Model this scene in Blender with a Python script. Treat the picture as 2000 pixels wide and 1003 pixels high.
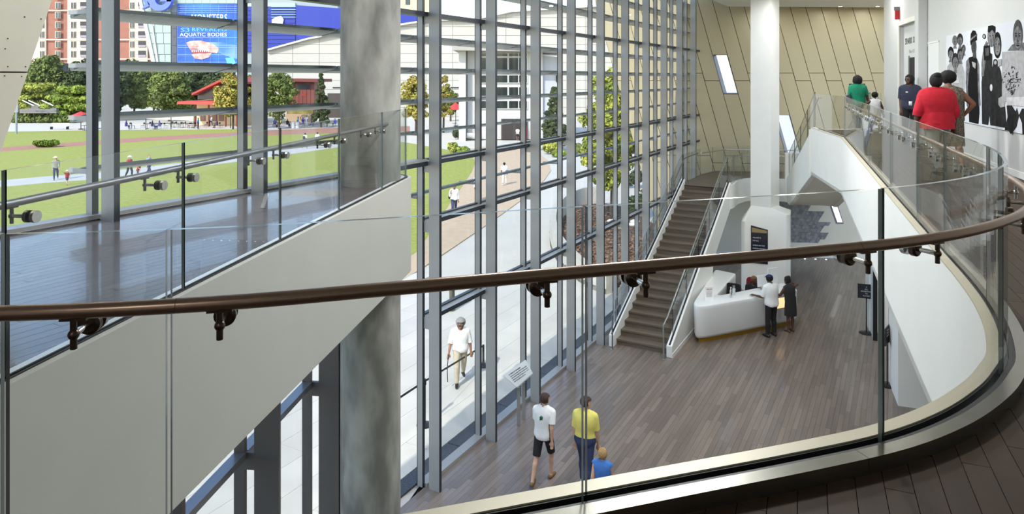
import bpy, bmesh, math, random
import numpy as np
from mathutils import Vector, Matrix, Euler, noise as mnoise
random.seed(7)
for o in list(bpy.data.objects): bpy.data.objects.remove(o)
S = bpy.context.scene
COL = S.collection
# ------------------------------------------------------------------ camera
FPX, HOR, EYE = 1370.0, 153.0, 7.5
cam = bpy.data.cameras.new('camera'); cam_o = bpy.data.objects.new('camera', cam); COL.objects.link(cam_o)
cam_o.location = (0, 0, EYE); cam_o.rotation_euler = (math.pi/2, 0, 0)
cam.sensor_width = 36.0; cam.lens = FPX/2000*36; cam.shift_y = -(501.5-HOR)/2000
cam.clip_start = 0.05; cam.clip_end = 2000
S.camera = cam_o
# ------------------------------------------------------------------ sky, sun, exposure
SUN_EL = math.radians(41); SUN_TO = Vector((-.445, -.895, 0)).normalized()
W = bpy.data.worlds.new('sky'); S.world = W; W.use_nodes = True
nt = W.node_tree; nt.nodes.clear()
wo = nt.nodes.new('ShaderNodeOutputWorld'); bg = nt.nodes.new('ShaderNodeBackground'); sk = nt.nodes.new('ShaderNodeTexSky')
sk.sky_type = 'NISHITA'; sk.sun_disc = False; sk.sun_elevation = SUN_EL
sk.sun_rotation = math.atan2(SUN_TO.x, SUN_TO.y); sk.air_density = 1.0; sk.dust_density = .7; sk.ozone_density = 1.0
bg.inputs['Strength'].default_value = 0.25
nt.links.new(sk.outputs[0], bg.inputs['Color']); nt.links.new(bg.outputs[0], wo.inputs['Surface'])
sun = bpy.data.lights.new('sun', 'SUN'); sun.energy = 2.5; sun.angle = math.radians(.4); sun.color = (1, .95, .86)
sun_o = bpy.data.objects.new('sun', sun); COL.objects.link(sun_o)
sd = Vector((SUN_TO.x*math.cos(SUN_EL), SUN_TO.y*math.cos(SUN_EL), math.sin(SUN_EL)))
sun_o.rotation_euler = sd.to_track_quat('Z', 'Y').to_euler(); sun_o.location = (-30, -40, 60)
S.view_settings.view_transform = 'Standard'; S.view_settings.look = 'None'
S.view_settings.exposure = 0.75; S.view_settings.gamma = 1.0; S.view_settings.use_curve_mapping = False
S.cycles.transparent_max_bounces = 40; S.cycles.max_bounces = 10; S.cycles.diffuse_bounces = 5
S.cycles.glossy_bounces = 4; S.cycles.caustics_reflective = False; S.cycles.caustics_refractive = False
S.cycles.sample_clamp_indirect = 6.0
# ceiling downlights, most added to brighten the room (fixtures are built with the ceiling)
LAMP_W = 68.0
# ------------------------------------------------------------------ geometry frames
TH = math.atan2(764, FPX); SN, CS = math.sin(TH), math.cos(TH); DF = 7.337
U = Vector((SN, CS, 0)); N = Vector((CS, -SN, 0)); P0 = Vector((-DF*CS, DF*SN, 0))
ZU = 5.97          # upper floor level
ZL = 3.57          # stair landing level
def G(px, py, z=0.0):                       # point seen at a pixel, at a known height
    Y = (EYE-z)*FPX/(py-HOR); return Vector(((px-1000)/FPX*Y, Y, z))
def PD(px, py, Y):                          # point seen at a pixel, at a known depth
    return Vector(((px-1000)/FPX*Y, Y, EYE-(py-HOR)*Y/FPX))
def F(s, d, z=0.0): return P0 + U*s + N*d + Vector((0, 0, z))
def FS(px, d=0.0):                          # s of the facade plane point seen at pixel column
    a = (px-1000)/FPX; Y = (DF-d)/(SN-a*CS); return (Vector((a*Y, Y, 0))-P0).dot(U)
def lin(c): return tuple(((x/255)/12.92 if x/255 <= .04045 else ((x/255+.055)/1.055)**2.4) for x in c[:3]) + (1,)
# ------------------------------------------------------------------ materials
MATS = {}
def mat(name, rgb, rough=.5, metal=0., var=0., scale=6., stretch=(1,1,1), bump=0., coat=0., spec=.5, emit=None, estr=0., rnd=0., rgb2=None, detail=4):
    """procedural material: base colour (sRGB 0-255), noise variation towards rgb2, bump and per-piece variation"""
    if name in MATS: return MATS[name]
    m = bpy.data.materials.new(name); m.use_nodes = True; t = m.node_tree; b = t.nodes['Principled BSDF']
    b.inputs['Roughness'].default_value = rough; b.inputs['Metallic'].default_value = metal
    b.inputs['Coat Weight'].default_value = coat; b.inputs['Specular IOR Level'].default_value = spec
    L = t.links.new; c = lin(rgb)
    tc = t.nodes.new('ShaderNodeTexCoord'); mp = t.nodes.new('ShaderNodeMapping'); mp.inputs['Scale'].default_value = stretch
    L(tc.outputs['Object'], mp.inputs['Vector'])
    nz = t.nodes.new('ShaderNodeTexNoise'); nz.inputs['Scale'].default_value = scale; nz.inputs['Detail'].default_value = detail
    L(mp.outputs[0], nz.inputs['Vector'])
    c2 = lin(rgb2) if rgb2 else tuple(x*(1-var) for x in c[:3])+(1,)
    mx = t.nodes.new('ShaderNodeMix'); mx.data_type = 'RGBA'; mx.inputs[6].default_value = c; mx.inputs[7].default_value = c2
    rp = t.nodes.new('ShaderNodeMapRange'); rp.inputs[1].default_value = .35; rp.inputs[2].default_value = .65
    L(nz.outputs['Fac'], rp.inputs[0]); L(rp.outputs[0], mx.inputs[0]); out = mx.outputs[2]
    if rnd:
        oi = t.nodes.new('ShaderNodeObjectInfo'); ge = t.nodes.new('ShaderNodeNewGeometry')
        ad = t.nodes.new('ShaderNodeMath'); ad.operation = 'ADD'; L(oi.outputs['Random'], ad.inputs[0]); L(ge.outputs['Random Per Island'], ad.inputs[1])
        fr = t.nodes.new('ShaderNodeMath'); fr.operation = 'FRACT'; L(ad.outputs[0], fr.inputs[0])
        r2 = t.nodes.new('ShaderNodeMapRange'); r2.inputs[3].default_value = 1-rnd; r2.inputs[4].default_value = 1+rnd; L(fr.outputs[0], r2.inputs[0])
        hs = t.nodes.new('ShaderNodeHueSaturation'); L(r2.outputs[0], hs.inputs['Value']); L(out, hs.inputs['Color']); out = hs.outputs[0]
    L(out, b.inputs['Base Color'])
    if bump:
        bp = t.nodes.new('ShaderNodeBump'); bp.inputs['Strength'].default_value = bump; bp.inputs['Distance'].default_value = .02
        L(nz.outputs['Fac'], bp.inputs['Height']); L(bp.outputs[0], b.inputs['Normal'])
    if emit: b.inputs['Emission Color'].default_value = lin(emit); b.inputs['Emission Strength'].default_value = estr
    MATS[name] = m; return m
def glassmat(name, tint, base, graze, rough=0.0):
    if name in MATS: return MATS[name]
    m = bpy.data.materials.new(name); m.use_nodes = True; t = m.node_tree; t.nodes.clear(); L = t.links.new
    o = t.nodes.new('ShaderNodeOutputMaterial'); mix = t.nodes.new('ShaderNodeMixShader')
    tr = t.nodes.new('ShaderNodeBsdfTransparent'); tr.inputs[0].default_value = tint+(1,)
    gl = t.nodes.new('ShaderNodeBsdfGlossy'); gl.inputs['Roughness'].default_value = rough
    lw = t.nodes.new('ShaderNodeLayerWeight'); lw.inputs[0].default_value = .5
    pw = t.nodes.new('ShaderNodeMath'); pw.operation = 'POWER'; pw.inputs[1].default_value = 4.0; L(lw.outputs['Facing'], pw.inputs[0])
    ma = t.nodes.new('ShaderNodeMath'); ma.operation = 'MULTIPLY_ADD'; ma.inputs[1].default_value = graze; ma.inputs[2].default_value = base
    L(pw.outputs[0], ma.inputs[0]); L(ma.outputs[0], mix.inputs[0]); L(tr.outputs[0], mix.inputs[1]); L(gl.outputs[0], mix.inputs[2])
    L(mix.outputs[0], o.inputs['Surface']); MATS[name] = m; return m
M_GLASS = glassmat('rail_glass', (.972, .983, .983), .022, .5)
M_PANE = glassmat('window_glass', (.975, .985, .985), .012, .35)
M_EDGE = mat('glass_edge', (22, 34, 38), .15, spec=.8)
M_EDGEL = mat('glass_edge_top', (120, 136, 134), .12, spec=.8)
M_WHITE = mat('white_paint', (236, 236, 232), .55, var=.03, scale=2)
M_WARMW = mat('warm_white_paint', (233, 230, 218), .6, var=.03, scale=2)
M_FASC = mat('fascia_shaded_white', (180, 181, 174), .55, var=.03, scale=2)  # white fascia turned from the daylight; its shade is in this grey
M_WALLR = mat('gallery_wall_paint', (203, 204, 203), .6, var=.02, scale=2)
M_STEEL = mat('brushed_steel', (196, 196, 192), .28, 1., var=.15, scale=40, stretch=(1, 1, 20))
M_CHROME = mat('polished_steel', (215, 215, 212), .12, 1.)
M_BRONZE = mat('bronze_rail', (150, 126, 108), .3, .75, var=.12, scale=30, stretch=(1, 12, 12))
M_BRONZD = mat('dark_bronze', (92, 78, 68), .3, .85)
M_MULL = mat('mullion_metal', (156, 157, 156), .42, .2, var=.06, scale=3)
M_MULLD = mat('mullion_dark', (44, 50, 58), .4, .3)
M_BLACK = mat('black_rubber', (16, 16, 18), .5)
M_DKMETAL = mat('black_metal', (26, 27, 30), .4, .3)
M_CURB = mat('curb_steel', (142, 140, 130), .25, .95, var=.08, scale=12)
M_WOODG = mat('oak_planks_hall', (126, 113, 103), .34, var=.22, scale=9, stretch=(1, .06, 1), rnd=.2, coat=.25, bump=.05)
M_WOODL = mat('oak_planks_gallery', (98, 90, 92), .24, var=.3, scale=9, stretch=(1, .06, 1), rnd=.1, coat=.3, bump=.03)
M_WOODU = mat('oak_planks_balcony', (66, 50, 35), .6, spec=.25, var=.3, scale=7, stretch=(1, .05, 1), rnd=.1, coat=.0, bump=.08)
M_WOODS = mat('oak_stair', (112, 100, 86), .5, var=.3, scale=6, stretch=(.12, 1, 3), rnd=.06)
M_GAP = mat('plank_joint', (46, 38, 32), .8)
M_TAN = mat('tan_metal_panel', (188, 177, 145), .42, .15, var=.03, scale=1, rnd=.03)
M_TANJ = mat('panel_joint', (70, 62, 44), .8)
M_CONC = mat('column_concrete', (164, 164, 156), .7, scale=1.7, stretch=(1.8, 1.8, .7), rgb2=(112, 112, 106), bump=.25, detail=9)
# ------------------------------------------------------------------ mesh helpers
def link(o): COL.objects.link(o); return o
def tag(o, label=None, cat=None, group=None, kind=None):
    if label: o['label'] = label
    if cat: o['category'] = cat
    if group: o['group'] = group
    if kind: o['kind'] = kind
    return o
def parent(o, p):
    o.parent = p; o.matrix_parent_inverse = Matrix.LocRotScale(p.location, p.rotation_euler, p.scale).inverted() if p.get('_w', 1) else Matrix()
    return o
def empty(name, loc=(0, 0, 0), rz=0., label=None, cat=None, group=None, kind=None):
    o = bpy.data.objects.new(name, None); link(o); o.location = loc; o.rotation_euler = (0, 0, rz); o.empty_display_size = .1
    return tag(o, label, cat, group, kind)
class MB:
    def __init__(s): s.v = []; s.f = []; s.m = []; s.k = 0
    def use(s, k): s.k = k; return s
    def add(s, vs, fs):
        n = len(s.v); s.v += [tuple(p) for p in vs]; s.f += [tuple(i+n for i in f) for f in fs]; s.m += [s.k]*len(fs); return s
    def prism(s, poly, z0, z1, top=True, bot=True):     # poly: (x,y) list, CCW
        n = len(poly); a = sum(poly[i][0]*poly[(i+1) % n][1]-poly[(i+1) % n][0]*poly[i][1] for i in range(n))
        if a < 0: poly = poly[::-1]
        vs = [(p[0], p[1], z0) for p in poly]+[(p[0], p[1], z1) for p in poly]
        fs = [(i, (i+1) % n, n+(i+1) % n, n+i) for i in range(n)]
        if bot: fs.append(tuple(range(n-1, -1, -1)))
        if top: fs.append(tuple(range(n, 2*n)))
        return s.add(vs, fs)
    def hexa(s, p):                                      # 8 corners: bottom 4, top 4
        return s.add(p, [(3, 2, 1, 0), (4, 5, 6, 7), (0, 1, 5, 4), (1, 2, 6, 5), (2, 3, 7, 6), (3, 0, 4, 7)])
    def box(s, a, b):
        x0, y0, z0 = a; x1, y1, z1 = b
        return s.hexa([(x0, y0, z0), (x1, y0, z0), (x1, y1, z0), (x0, y1, z0), (x0, y0, z1), (x1, y0, z1), (x1, y1, z1), (x0, y1, z1)])
    def obox(s, o, a, b, c):                             # corner o, edge vectors a,b,c
        o, a, b, c = Vector(o), Vector(a), Vector(b), Vector(c)
        if a.cross(b).dot(c) < 0: a, b = b, a
        return s.hexa([o, o+a, o+a+b, o+b, o+c, o+a+c, o+a+b+c, o+b+c])
    def slab(s, pts, thick):                             # planar polygon in 3d given thickness vector
        t = Vector(thick); n = len(pts); pts = [Vector(p) for p in pts]
        nn = Vector((0, 0, 0))
        for i in range(n): nn += pts[i].cross(pts[(i+1) % n])
        if nn.dot(t) < 0: pts = pts[::-1]
        return s.add(pts+[p+t for p in pts], [tuple(range(n-1, -1, -1)), tuple(range(n, 2*n))]+[(i, (i+1) % n, n+(i+1) % n, n+i) for i in range(n)])
    def tube(s, pts, r, seg=10, cap=True, ell=None):
        pts = [Vector(p) for p in pts]; n = len(pts); rr = r if isinstance(r, (list, tuple)) else [r]*n
        t0 = (pts[1]-pts[0]).normalized(); up = Vector((0, 0, 1)) if abs(t0.z) < .9 else Vector((1, 0, 0))
        x = t0.cross(up).normalized(); vs = []; fs = []
        for i, p in enumerate(pts):
            t = (pts[min(i+1, n-1)]-pts[max(i-1, 0)]).normalized()
            x = (x-t*x.dot(t)).normalized(); y = t.cross(x)
            for k in range(seg):
                a = 2*math.pi*k/seg; vs.append(p+(x*math.cos(a)+y*math.sin(a))*rr[i])
        for i in range(n-1):
            for k in range(seg): fs.append((i*seg+k, i*seg+(k+1) % seg, (i+1)*seg+(k+1) % seg, (i+1)*seg+k))
        if cap: fs.append(tuple(range(seg-1, -1, -1))); fs.append(tuple(range((n-1)*seg, n*seg)))
        return s.add(vs, fs)
    def lathe(s, prof, seg=20, c=(0, 0, 0)):            # prof (r,z) bottom to top
        vs = []; fs = []; n = len(prof)
        for r, z in prof:
            for k in range(seg): a = 2*math.pi*k/seg; vs.append((c[0]+r*math.cos(a), c[1]+r*math.sin(a), c[2]+z))
        for i in range(n-1):
            for k in range(seg): fs.append((i*seg+k, i*seg+(k+1) % seg, (i+1)*seg+(k+1) % seg, (i+1)*seg+k))
        fs.append(tuple(range(seg-1, -1, -1))); fs.append(tuple(range((n-1)*seg, n*seg)))
        return s.add(vs, fs)
    def ball(s, c, r, seg=10, rings=6, sc=(1, 1, 1)):
        c = Vector(c); vs = [c-Vector((0, 0, r*sc[2]))]; fs = []
        for i in range(1, rings):
            th = math.pi*i/rings
            for k in range(seg):
                a = 2*math.pi*k/seg; vs.append(c+Vector((r*math.sin(th)*math.cos(a)*sc[0], r*math.sin(th)*math.sin(a)*sc[1], -r*math.cos(th)*sc[2])))
        vs.append(c+Vector((0, 0, r*sc[2]))); e = len(vs)-1
        for k in range(seg): fs.append((0, 1+(k+1) % seg, 1+k)); fs.append((e, e-seg+k, e-seg+(k+1) % seg))
        for i in range(rings-2):
            for k in range(seg): a = 1+i*seg; fs.append((a+k, a+(k+1) % seg, a+seg+(k+1) % seg, a+seg+k))
        return s.add(vs, fs)
    def mesh(s, name, mats, smooth=False, sharp=40):
        me = bpy.data.meshes.new(name); me.from_pydata(s.v, [], s.f)
        if not isinstance(mats, (list, tuple)): mats = [mats]
        for q in mats: me.materials.append(q)
        me.polygons.foreach_set('material_index', s.m)
        if smooth:
            me.polygons.foreach_set('use_smooth', [True]*len(s.f))
            if sharp: me.set_sharp_from_angle(angle=math.radians(sharp))
        me.update(); return me
    def build(s, name, mats, par=None, label=None, cat=None, group=None, kind=None, smooth=False, sharp=40, bevel=0):
        o = bpy.data.objects.new(name, s.mesh(name, mats, smooth, sharp)); link(o)
        if par is not None: parent(o, par)
        if bevel:
            b = o.modifiers.new('bevel', 'BEVEL'); b.width = bevel; b.segments = 2; b.limit_method = 'ANGLE'; b.angle_limit = math.radians(40)
        return tag(o, label, cat, group, kind)
def copy_obj(o, par=None, loc=None, rz=None):
    c = o.copy(); COL.objects.link(c)
    if par is not None: c.parent = par
    if loc is not None: c.location = loc
    if rz is not None: c.rotation_euler = (0, 0, rz)
    return c
WORK = bpy.data.scenes.new('work')              # scratch scene: modifiers and lettering are turned into meshes here
def evaluated_mesh(ob):
    WORK.collection.objects.link(ob); vl = WORK.view_layers[0]; vl.update()
    me = bpy.data.meshes.new_from_object(ob.evaluated_get(vl.depsgraph)); WORK.collection.objects.unlink(ob); return me
def text(name, body, o, right, up, size, m, par, align='LEFT', ext=.002, width=None, label=None):
    cu = bpy.data.curves.new(name, 'FONT'); cu.body = body; cu.size = size; cu.extrude = ext; cu.align_x = align
    cu.resolution_u = 2
    ob = bpy.data.objects.new(name, cu); cu.materials.append(m)
    r = Vector(right).normalized(); u = Vector(up).normalized(); nn = r.cross(u)
    R = Matrix((r, u, nn)).transposed().to_4x4(); R.translation = Vector(o)
    sx = 1
    mw = R @ Matrix.Diagonal((sx, 1, 1, 1))
    me = evaluated_mesh(ob)
    if width:
        xs_ = [v.co.x for v in me.vertices]; sx = width/max(max(xs_)-min(xs_), 1e-4); mw = R @ Matrix.Diagonal((sx, 1, 1, 1))
    bpy.data.objects.remove(ob); ob = bpy.data.objects.new(name, me); link(ob)
    if not me.materials: me.materials.append(m)
    ob.matrix_basis = mw
    parent(ob, par)
    if label: ob['label'] = label
    return ob
def clip_poly(subj, rect):                     # Sutherland-Hodgman against a convex CCW polygon
    out = [Vector(p[:2]) for p in subj]; n = len(rect)
    for i in range(n):
        a, b = Vector(rect[i][:2]), Vector(rect[(i+1) % n][:2]); e = b-a; inp = out; out = []
        if not inp: return []
        def side(p): return e.x*(p.y-a.y)-e.y*(p.x-a.x)
        for j in range(len(inp)):
            p, q = inp[j-1], inp[j]; sp, sq = side(p), side(q)
            if sq >= 0:
                if sp < 0: out.append(p+(q-p)*(sp/(sp-sq)))
                out.append(q)
            elif sp >= 0: out.append(p+(q-p)*(sp/(sp-sq)))
    return out
def area2(p): return .5*sum(p[i][0]*p[(i+1) % len(p)][1]-p[(i+1) % len(p)][0]*p[i][1] for i in range(len(p)))
def crom(pts, per=6):
    pts = [Vector(p) for p in pts]; out = []
    for i in range(len(pts)-1):
        a, b, c, d = pts[max(i-1, 0)], pts[i], pts[i+1], pts[min(i+2, len(pts)-1)]
        for k in range(per):
            t = k/per; out.append(.5*((2*b)+(c-a)*t+(2*a-5*b+4*c-d)*t*t+(3*b-a-3*c+d)*t**3))
    return out+[pts[-1]]
def offset2(pl, d):                            # offset polyline to the left by d
    out = []
    for i, p in enumerate(pl):
        t = (pl[min(i+1, len(pl)-1)]-pl[max(i-1, 0)]).to_2d().normalized(); out.append(Vector((p.x-t.y*d, p.y+t.x*d)))
    return out
def cum(pl):
    c = [0.]
    for i in range(1, len(pl)): c.append(c[-1]+(pl[i]-pl[i-1]).length)
    return c
def at(pl, c, s):
    s = min(max(s, 0), c[-1])
    for i in range(1, len(pl)):
        if c[i] >= s: t = (s-c[i-1])/max(c[i]-c[i-1], 1e-9); return pl[i-1].lerp(pl[i], t)
    return pl[-1]
def sub(pl, c, s0, s1):
    return [at(pl, c, s0)]+[p for p, q in zip(pl, c) if s0+1e-4 < q < s1-1e-4]+[at(pl, c, s1)]
def planks(par, poly, org, ang, wid, z, m, vis, nmax=300, L=(1.1, 1.5, 1.9, .8), th=.012, gap=.0015, nm='plank'):
    """boards laid along heading ang (from +Y towards +X); the largest in view single, the others joined"""
    dv = Vector((math.sin(ang), math.cos(ang))); sv = Vector((math.cos(ang), -math.sin(ang))); org = Vector(org[:2])
    us = [(Vector(p[:2])-org).dot(dv) for p in poly]; ws = [(Vector(p[:2])-org).dot(sv) for p in poly]
    rng = random.Random(int(z*100)+int(wid*1000)); cand = []; share = {}
    for i in range(math.floor(min(ws)/wid), math.ceil(max(ws)/wid)):
        t = min(us)-rng.random()*2
        while t < max(us):
            l = rng.choice(L); a, b = t, t+l; t = b; w0, w1 = i*wid, (i+1)*wid
            rc = [org+dv*(a+gap)+sv*(w0+gap), org+dv*(a+gap)+sv*(w1-gap), org+dv*(b-gap)+sv*(w1-gap), org+dv*(b-gap)+sv*(w0+gap)]
            cp = clip_poly(poly, rc)
            if len(cp) < 3: continue
            ar = abs(area2(cp))
            if ar < 2e-4: continue
            ctr = sum(cp, Vector((0, 0)))/len(cp)
            cand.append((vis(ctr)*ar, ctr, rc, cp, ar >= .999*l*wid*.96, l, i))
    cand.sort(key=lambda q: -q[0])
    rest = MB(); k = 0
    for v, ctr, rc, cp, full, l, i in cand:
        if v <= 0: continue
        if k < nmax:
            k += 1
            if full:
                if l not in share:
                    mb = MB(); mb.box((-wid/2+gap, -l/2+gap, -th), (wid/2-gap, l/2-gap, 0)); share[l] = mb.mesh(nm, m)
                o = bpy.data.objects.new(nm, share[l]); link(o); c = sum(rc, Vector((0, 0)))/4
                o.location = (c.x, c.y, z); o.rotation_euler = (0, 0, -ang); o.parent = par
            else:
                mb = MB(); c, s_ = math.cos(ang), math.sin(ang)
                a0 = (rc[0]-org).dot(dv); b0 = (rc[2]-org).dot(dv); w0 = i*wid; ns = max(1, int((b0-a0)/.22))
                for q in range(ns):
                    u0, u1 = a0+(b0-a0)*q/ns, a0+(b0-a0)*(q+1)/ns
                    r4 = [org+dv*u0+sv*(w0+gap), org+dv*u0+sv*(w0+wid-gap), org+dv*u1+sv*(w0+wid-gap), org+dv*u1+sv*(w0+gap)]
                    c4 = clip_poly(poly, r4)
                    if len(c4) > 2 and abs(area2(c4)) > 1e-5: mb.prism([((p-ctr).dot(sv), (p-ctr).dot(dv)) for p in c4], -th, 0, bot=False)
                if not mb.v: continue
                o = bpy.data.objects.new(nm, mb.mesh(nm, m)); link(o); o.location = (ctr.x, ctr.y, z); o.rotation_euler = (0, 0, -ang); o.parent = par
        else:
            rest.prism([((p-org).dot(sv), (p-org).dot(dv)) for p in cp], -th, 0, bot=False)
    if rest.v:
        o = bpy.data.objects.new(nm+'_field', rest.mesh(nm+'_field', m)); link(o); o.location = (org.x, org.y, z); o.rotation_euler = (0, 0, -ang); o.parent = par; o['kind'] = 'stuff'
def proj(x, y, z): return (1000+FPX*x/y, HOR+(EYE-z)*FPX/y)
# ================================================================== the setting
def inframe(ctr, z):
    if ctr.y < .3: return 1e-6
    x, y = proj(ctr.x, ctr.y, z)
    if -60 < x < 2060 and -60 < y < 1063: return FPX*FPX/ctr.y**3*(EYE-z)
    return 1e-6/(1+ctr.length)
# --- plan curve of the balcony edge (glass line), void on its left
GCa = crom([(-6.5, 3.2), (-4.2, 2.25), (-2.6, 2.0), (-1.49, 2.035), (-.9, 2.12), (-.4, 2.265), (.1, 2.42), (.6, 2.575), (1.1, 2.73), (1.55, 2.89), (1.92, 3.09),
            (2.24, 3.33), (2.45, 3.53), (2.62, 3.72), (2.84, 4.06), (2.99, 4.33), (3.17, 4.7), (3.4, 5.24), (3.72, 6.05), (4.2, 7.25), (5.24, 9.85), (6.52, 13.05), (8.3, 17.5)], 5)
GCa = [p.to_2d() for p in GCa]
END = Vector((9.08, 21.1))
GC = GCa+[GCa[-1].lerp(END, .5), END]
GCc = cum(GC)
LA = sum(1 for _ in GCa)
S_CORNER = GCc[len(GCa)-1]
def rwall(w, e=0., z=0.):                         # right upper wall frame: w = depth Y on the wall line, e = distance into the room
    r = Vector((.3214, .947)); q = Vector((4.14+.3394*w, w))+Vector((-.947, .3214))*e; return Vector((q.x, q.y, z))
# --- far wall frame
FW0 = Vector((8.25, 30.0)); FWd = Vector((7.15, -.9)).normalized(); FWn = Vector((-FWd.y, FWd.x))*-1   # towards the room
def FWp(t, z, o=0.): p = FW0+FWd*t+FWn*o; return Vector((p.x, p.y, z))
# --- ground floor
HALL = [F(8.2, -.34).to_2d(), F(30.6, -.34).to_2d(), FWp(9, 0).to_2d(), Vector((14.6, 21.9)), Vector((11.9, 14.2)), Vector((9.2, 8.0)), Vector((7.4, 3.4)), Vector((-3.2, 3.4)), Vector((-2.64, 8.8))]
fl = MB().prism([tuple(p) for p in HALL], -.3, -.012).build('floor', M_GAP, kind='structure', label='grey brown oak strip floor of the entrance hall')
planks(fl, HALL, F(12, 0), TH, .105, 0, M_WOODG, lambda c: inframe(c, 0))
# --- upper floor: edge follows the curve, floor side of the curb
EDGE = offset2(GC, -.10)
UP = EDGE+[Vector((9.9, 20.9)), Vector((10.65, 21.4)), rwall(21.7).to_2d(), rwall(-4).to_2d(), Vector((-6.6, -4))]
UPo = offset2(GC, .085)+[Vector((9.9, 20.9)), Vector((10.65, 21.4)), rwall(21.7).to_2d(), rwall(-4).to_2d(), Vector((-6.6, -4))]
fu = MB().prism([tuple(p) for p in EDGE]+[tuple(p) for p in UP[len(EDGE):]], ZU-.2, ZU-.012).build('floor_upper', M_GAP, kind='structure', label='dark oak board floor of the upper balcony')
UPv = [p for p in UP]
planks(fu, UPv, (2, 2), math.atan(.42), .1, ZU, M_WOODU, lambda c: inframe(c, ZU), nmax=220, L=(1.2, 1.7, 2.2))
# white fascia band under the balcony edge
mb = MB(); o1 = offset2(GC, .085); o2 = offset2(GC, .024); n = len(GC)
for a, z0, z1 in ((0, 4.62, ZU+.052),):
    vs = [(p.x, p.y, z0) for p in o1]+[(p.x, p.y, z1) for p in o1]+[(p.x, p.y, z0) for p in o2]+[(p.x, p.y, z1) for p in o2]
    fs = []
    for i in range(n-1):
        fs += [(i+1, i, n+i, n+i+1), (n+i+1, n+i, 3*n+i, 3*n+i+1), (2*n+i, 2*n+i+1, 3*n+i+1, 3*n+i), (i, i+1, 2*n+i+1, 2*n+i)]
    fs += [(0, 2*n, 3*n, n), (n-1, 2*n-1, 4*n-1, 3*n-1)]
    mb.add(vs, fs)
mb.build('trim_1', M_WHITE, kind='structure', smooth=True, label='white fascia band along the balcony edge')
sof = MB().prism([tuple(p) for p in UPo], 4.62, 4.7).build('ceiling_lower', M_WHITE, kind='structure')
# --- left gallery slab
GE0, GE1 = Vector((-1.51, 10.9)), Vector((-2.48, 3.4)); gd = (GE0-GE1).normalized()
tipc = GE0+Vector((-.02, .02))
def gedge(off=0.):
    q = Vector((gd.y, -gd.x))*off                                   # towards the void (right)
    base = [GE1+gd*(-5.2)+q, GE1+q, GE0-gd*.45+q]
    # rounded tip turning left towards the facade
    c = GE0-gd*.45+Vector((-gd.y, gd.x))*.36; r = .36+off; a0 = math.atan2(-gd.x, gd.y)
    arc = [c+Vector((math.cos(a0+i*math.radians(118)/10), math.sin(a0+i*math.radians(118)/10)))*r for i in range(1, 11)]
    tail = arc[-1]+Vector((-math.sin(a0+math.radians(118)), math.cos(a0+math.radians(118))))*.42
    return base+arc+[tail]
ge = gedge(-.09); geo = gedge(.05)
st_ = (ge[-1].to_3d()-P0).dot(U)
GAL = ge+[F(st_, -.32).to_2d(), F(-6, -.32).to_2d()]
GALo = geo+[F((geo[-1].to_3d()-P0).dot(U), -.32).to_2d(), F(-6, -.32).to_2d()]
fg = MB().prism([tuple(p) for p in gedge(-.03)+GALo[-2:]], 5.6, ZU-.012).build('floor_gallery', M_GAP, kind='structure', label='polished dark oak floor of the window gallery')
planks(fg, GAL, F(5, 0), TH, .1, ZU, M_WOODL, lambda c: inframe(c, ZU), nmax=160, L=(1.3, 1.8, 2.4))
n = len(geo); gi = gedge(-.02)
mb = MB(); z0, z1 = 4.62, ZU+.05
vs = [(p.x, p.y, z0) for p in geo]+[(p.x, p.y, z1) for p in geo]+[(p.x, p.y, z0) for p in gi]+[(p.x, p.y, z1) for p in gi]; fs = []
for i in range(n-1): fs += [(i, i+1, n+i+1, n+i), (n+i, n+i+1, 3*n+i+1, 3*n+i), (2*n+i+1, 2*n+i, 3*n+i, 3*n+i+1), (i+1, i, 2*n+i, 2*n+i+1)]
mb.add(vs, fs+[(0, n, 3*n, 2*n), (n-1, 2*n-1, 3*n-1, 4*n-1)[::-1]])
mb.build('trim_2', M_FASC, kind='structure', smooth=True, label='white fascia coloured as in shade under the window gallery')
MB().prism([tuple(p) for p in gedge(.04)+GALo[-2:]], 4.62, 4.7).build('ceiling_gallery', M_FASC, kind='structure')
# --- roof, ceiling and the closing walls
ROOM = [F(-8, -.5).to_2d(), F(30.4, -.5).to_2d(), FWp(9.2, 0).to_2d(), rwall(22).to_2d()+Vector((3, 0)), rwall(-5).to_2d()+Vector((3, 0)), Vector((-12, -5))]
MB().prism([tuple(p) for p in ROOM], 12.4, 12.7).build('ceiling_roof', M_WHITE, kind='structure')
CEIL = [F(-8, 1.15).to_2d(), F(29.0, 1.15).to_2d(), FWp(9.0, 0, .05).to_2d(), rwall(21.7).to_2d(), rwall(-5).to_2d(), Vector((-9, -5))]
ce = MB().prism([tuple(p) for p in CEIL], 10.4, 12.3).build('ceiling', M_WHITE, kind='structure', label='white ceiling with recessed downlights')
MB().prism([(-14, -5), (12, -5), (12, -5.3), (-14, -5.3)], -.3, 12.4).build('wall_back', M_WHITE, kind='structure')
MB().prism([F(-8, 0).to_2d(), F(-8, -.4).to_2d(), Vector((-14, -5.3)), Vector((-14, -5))], -.3, 12.4).build('wall_side', M_WHITE, kind='structure')
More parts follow.
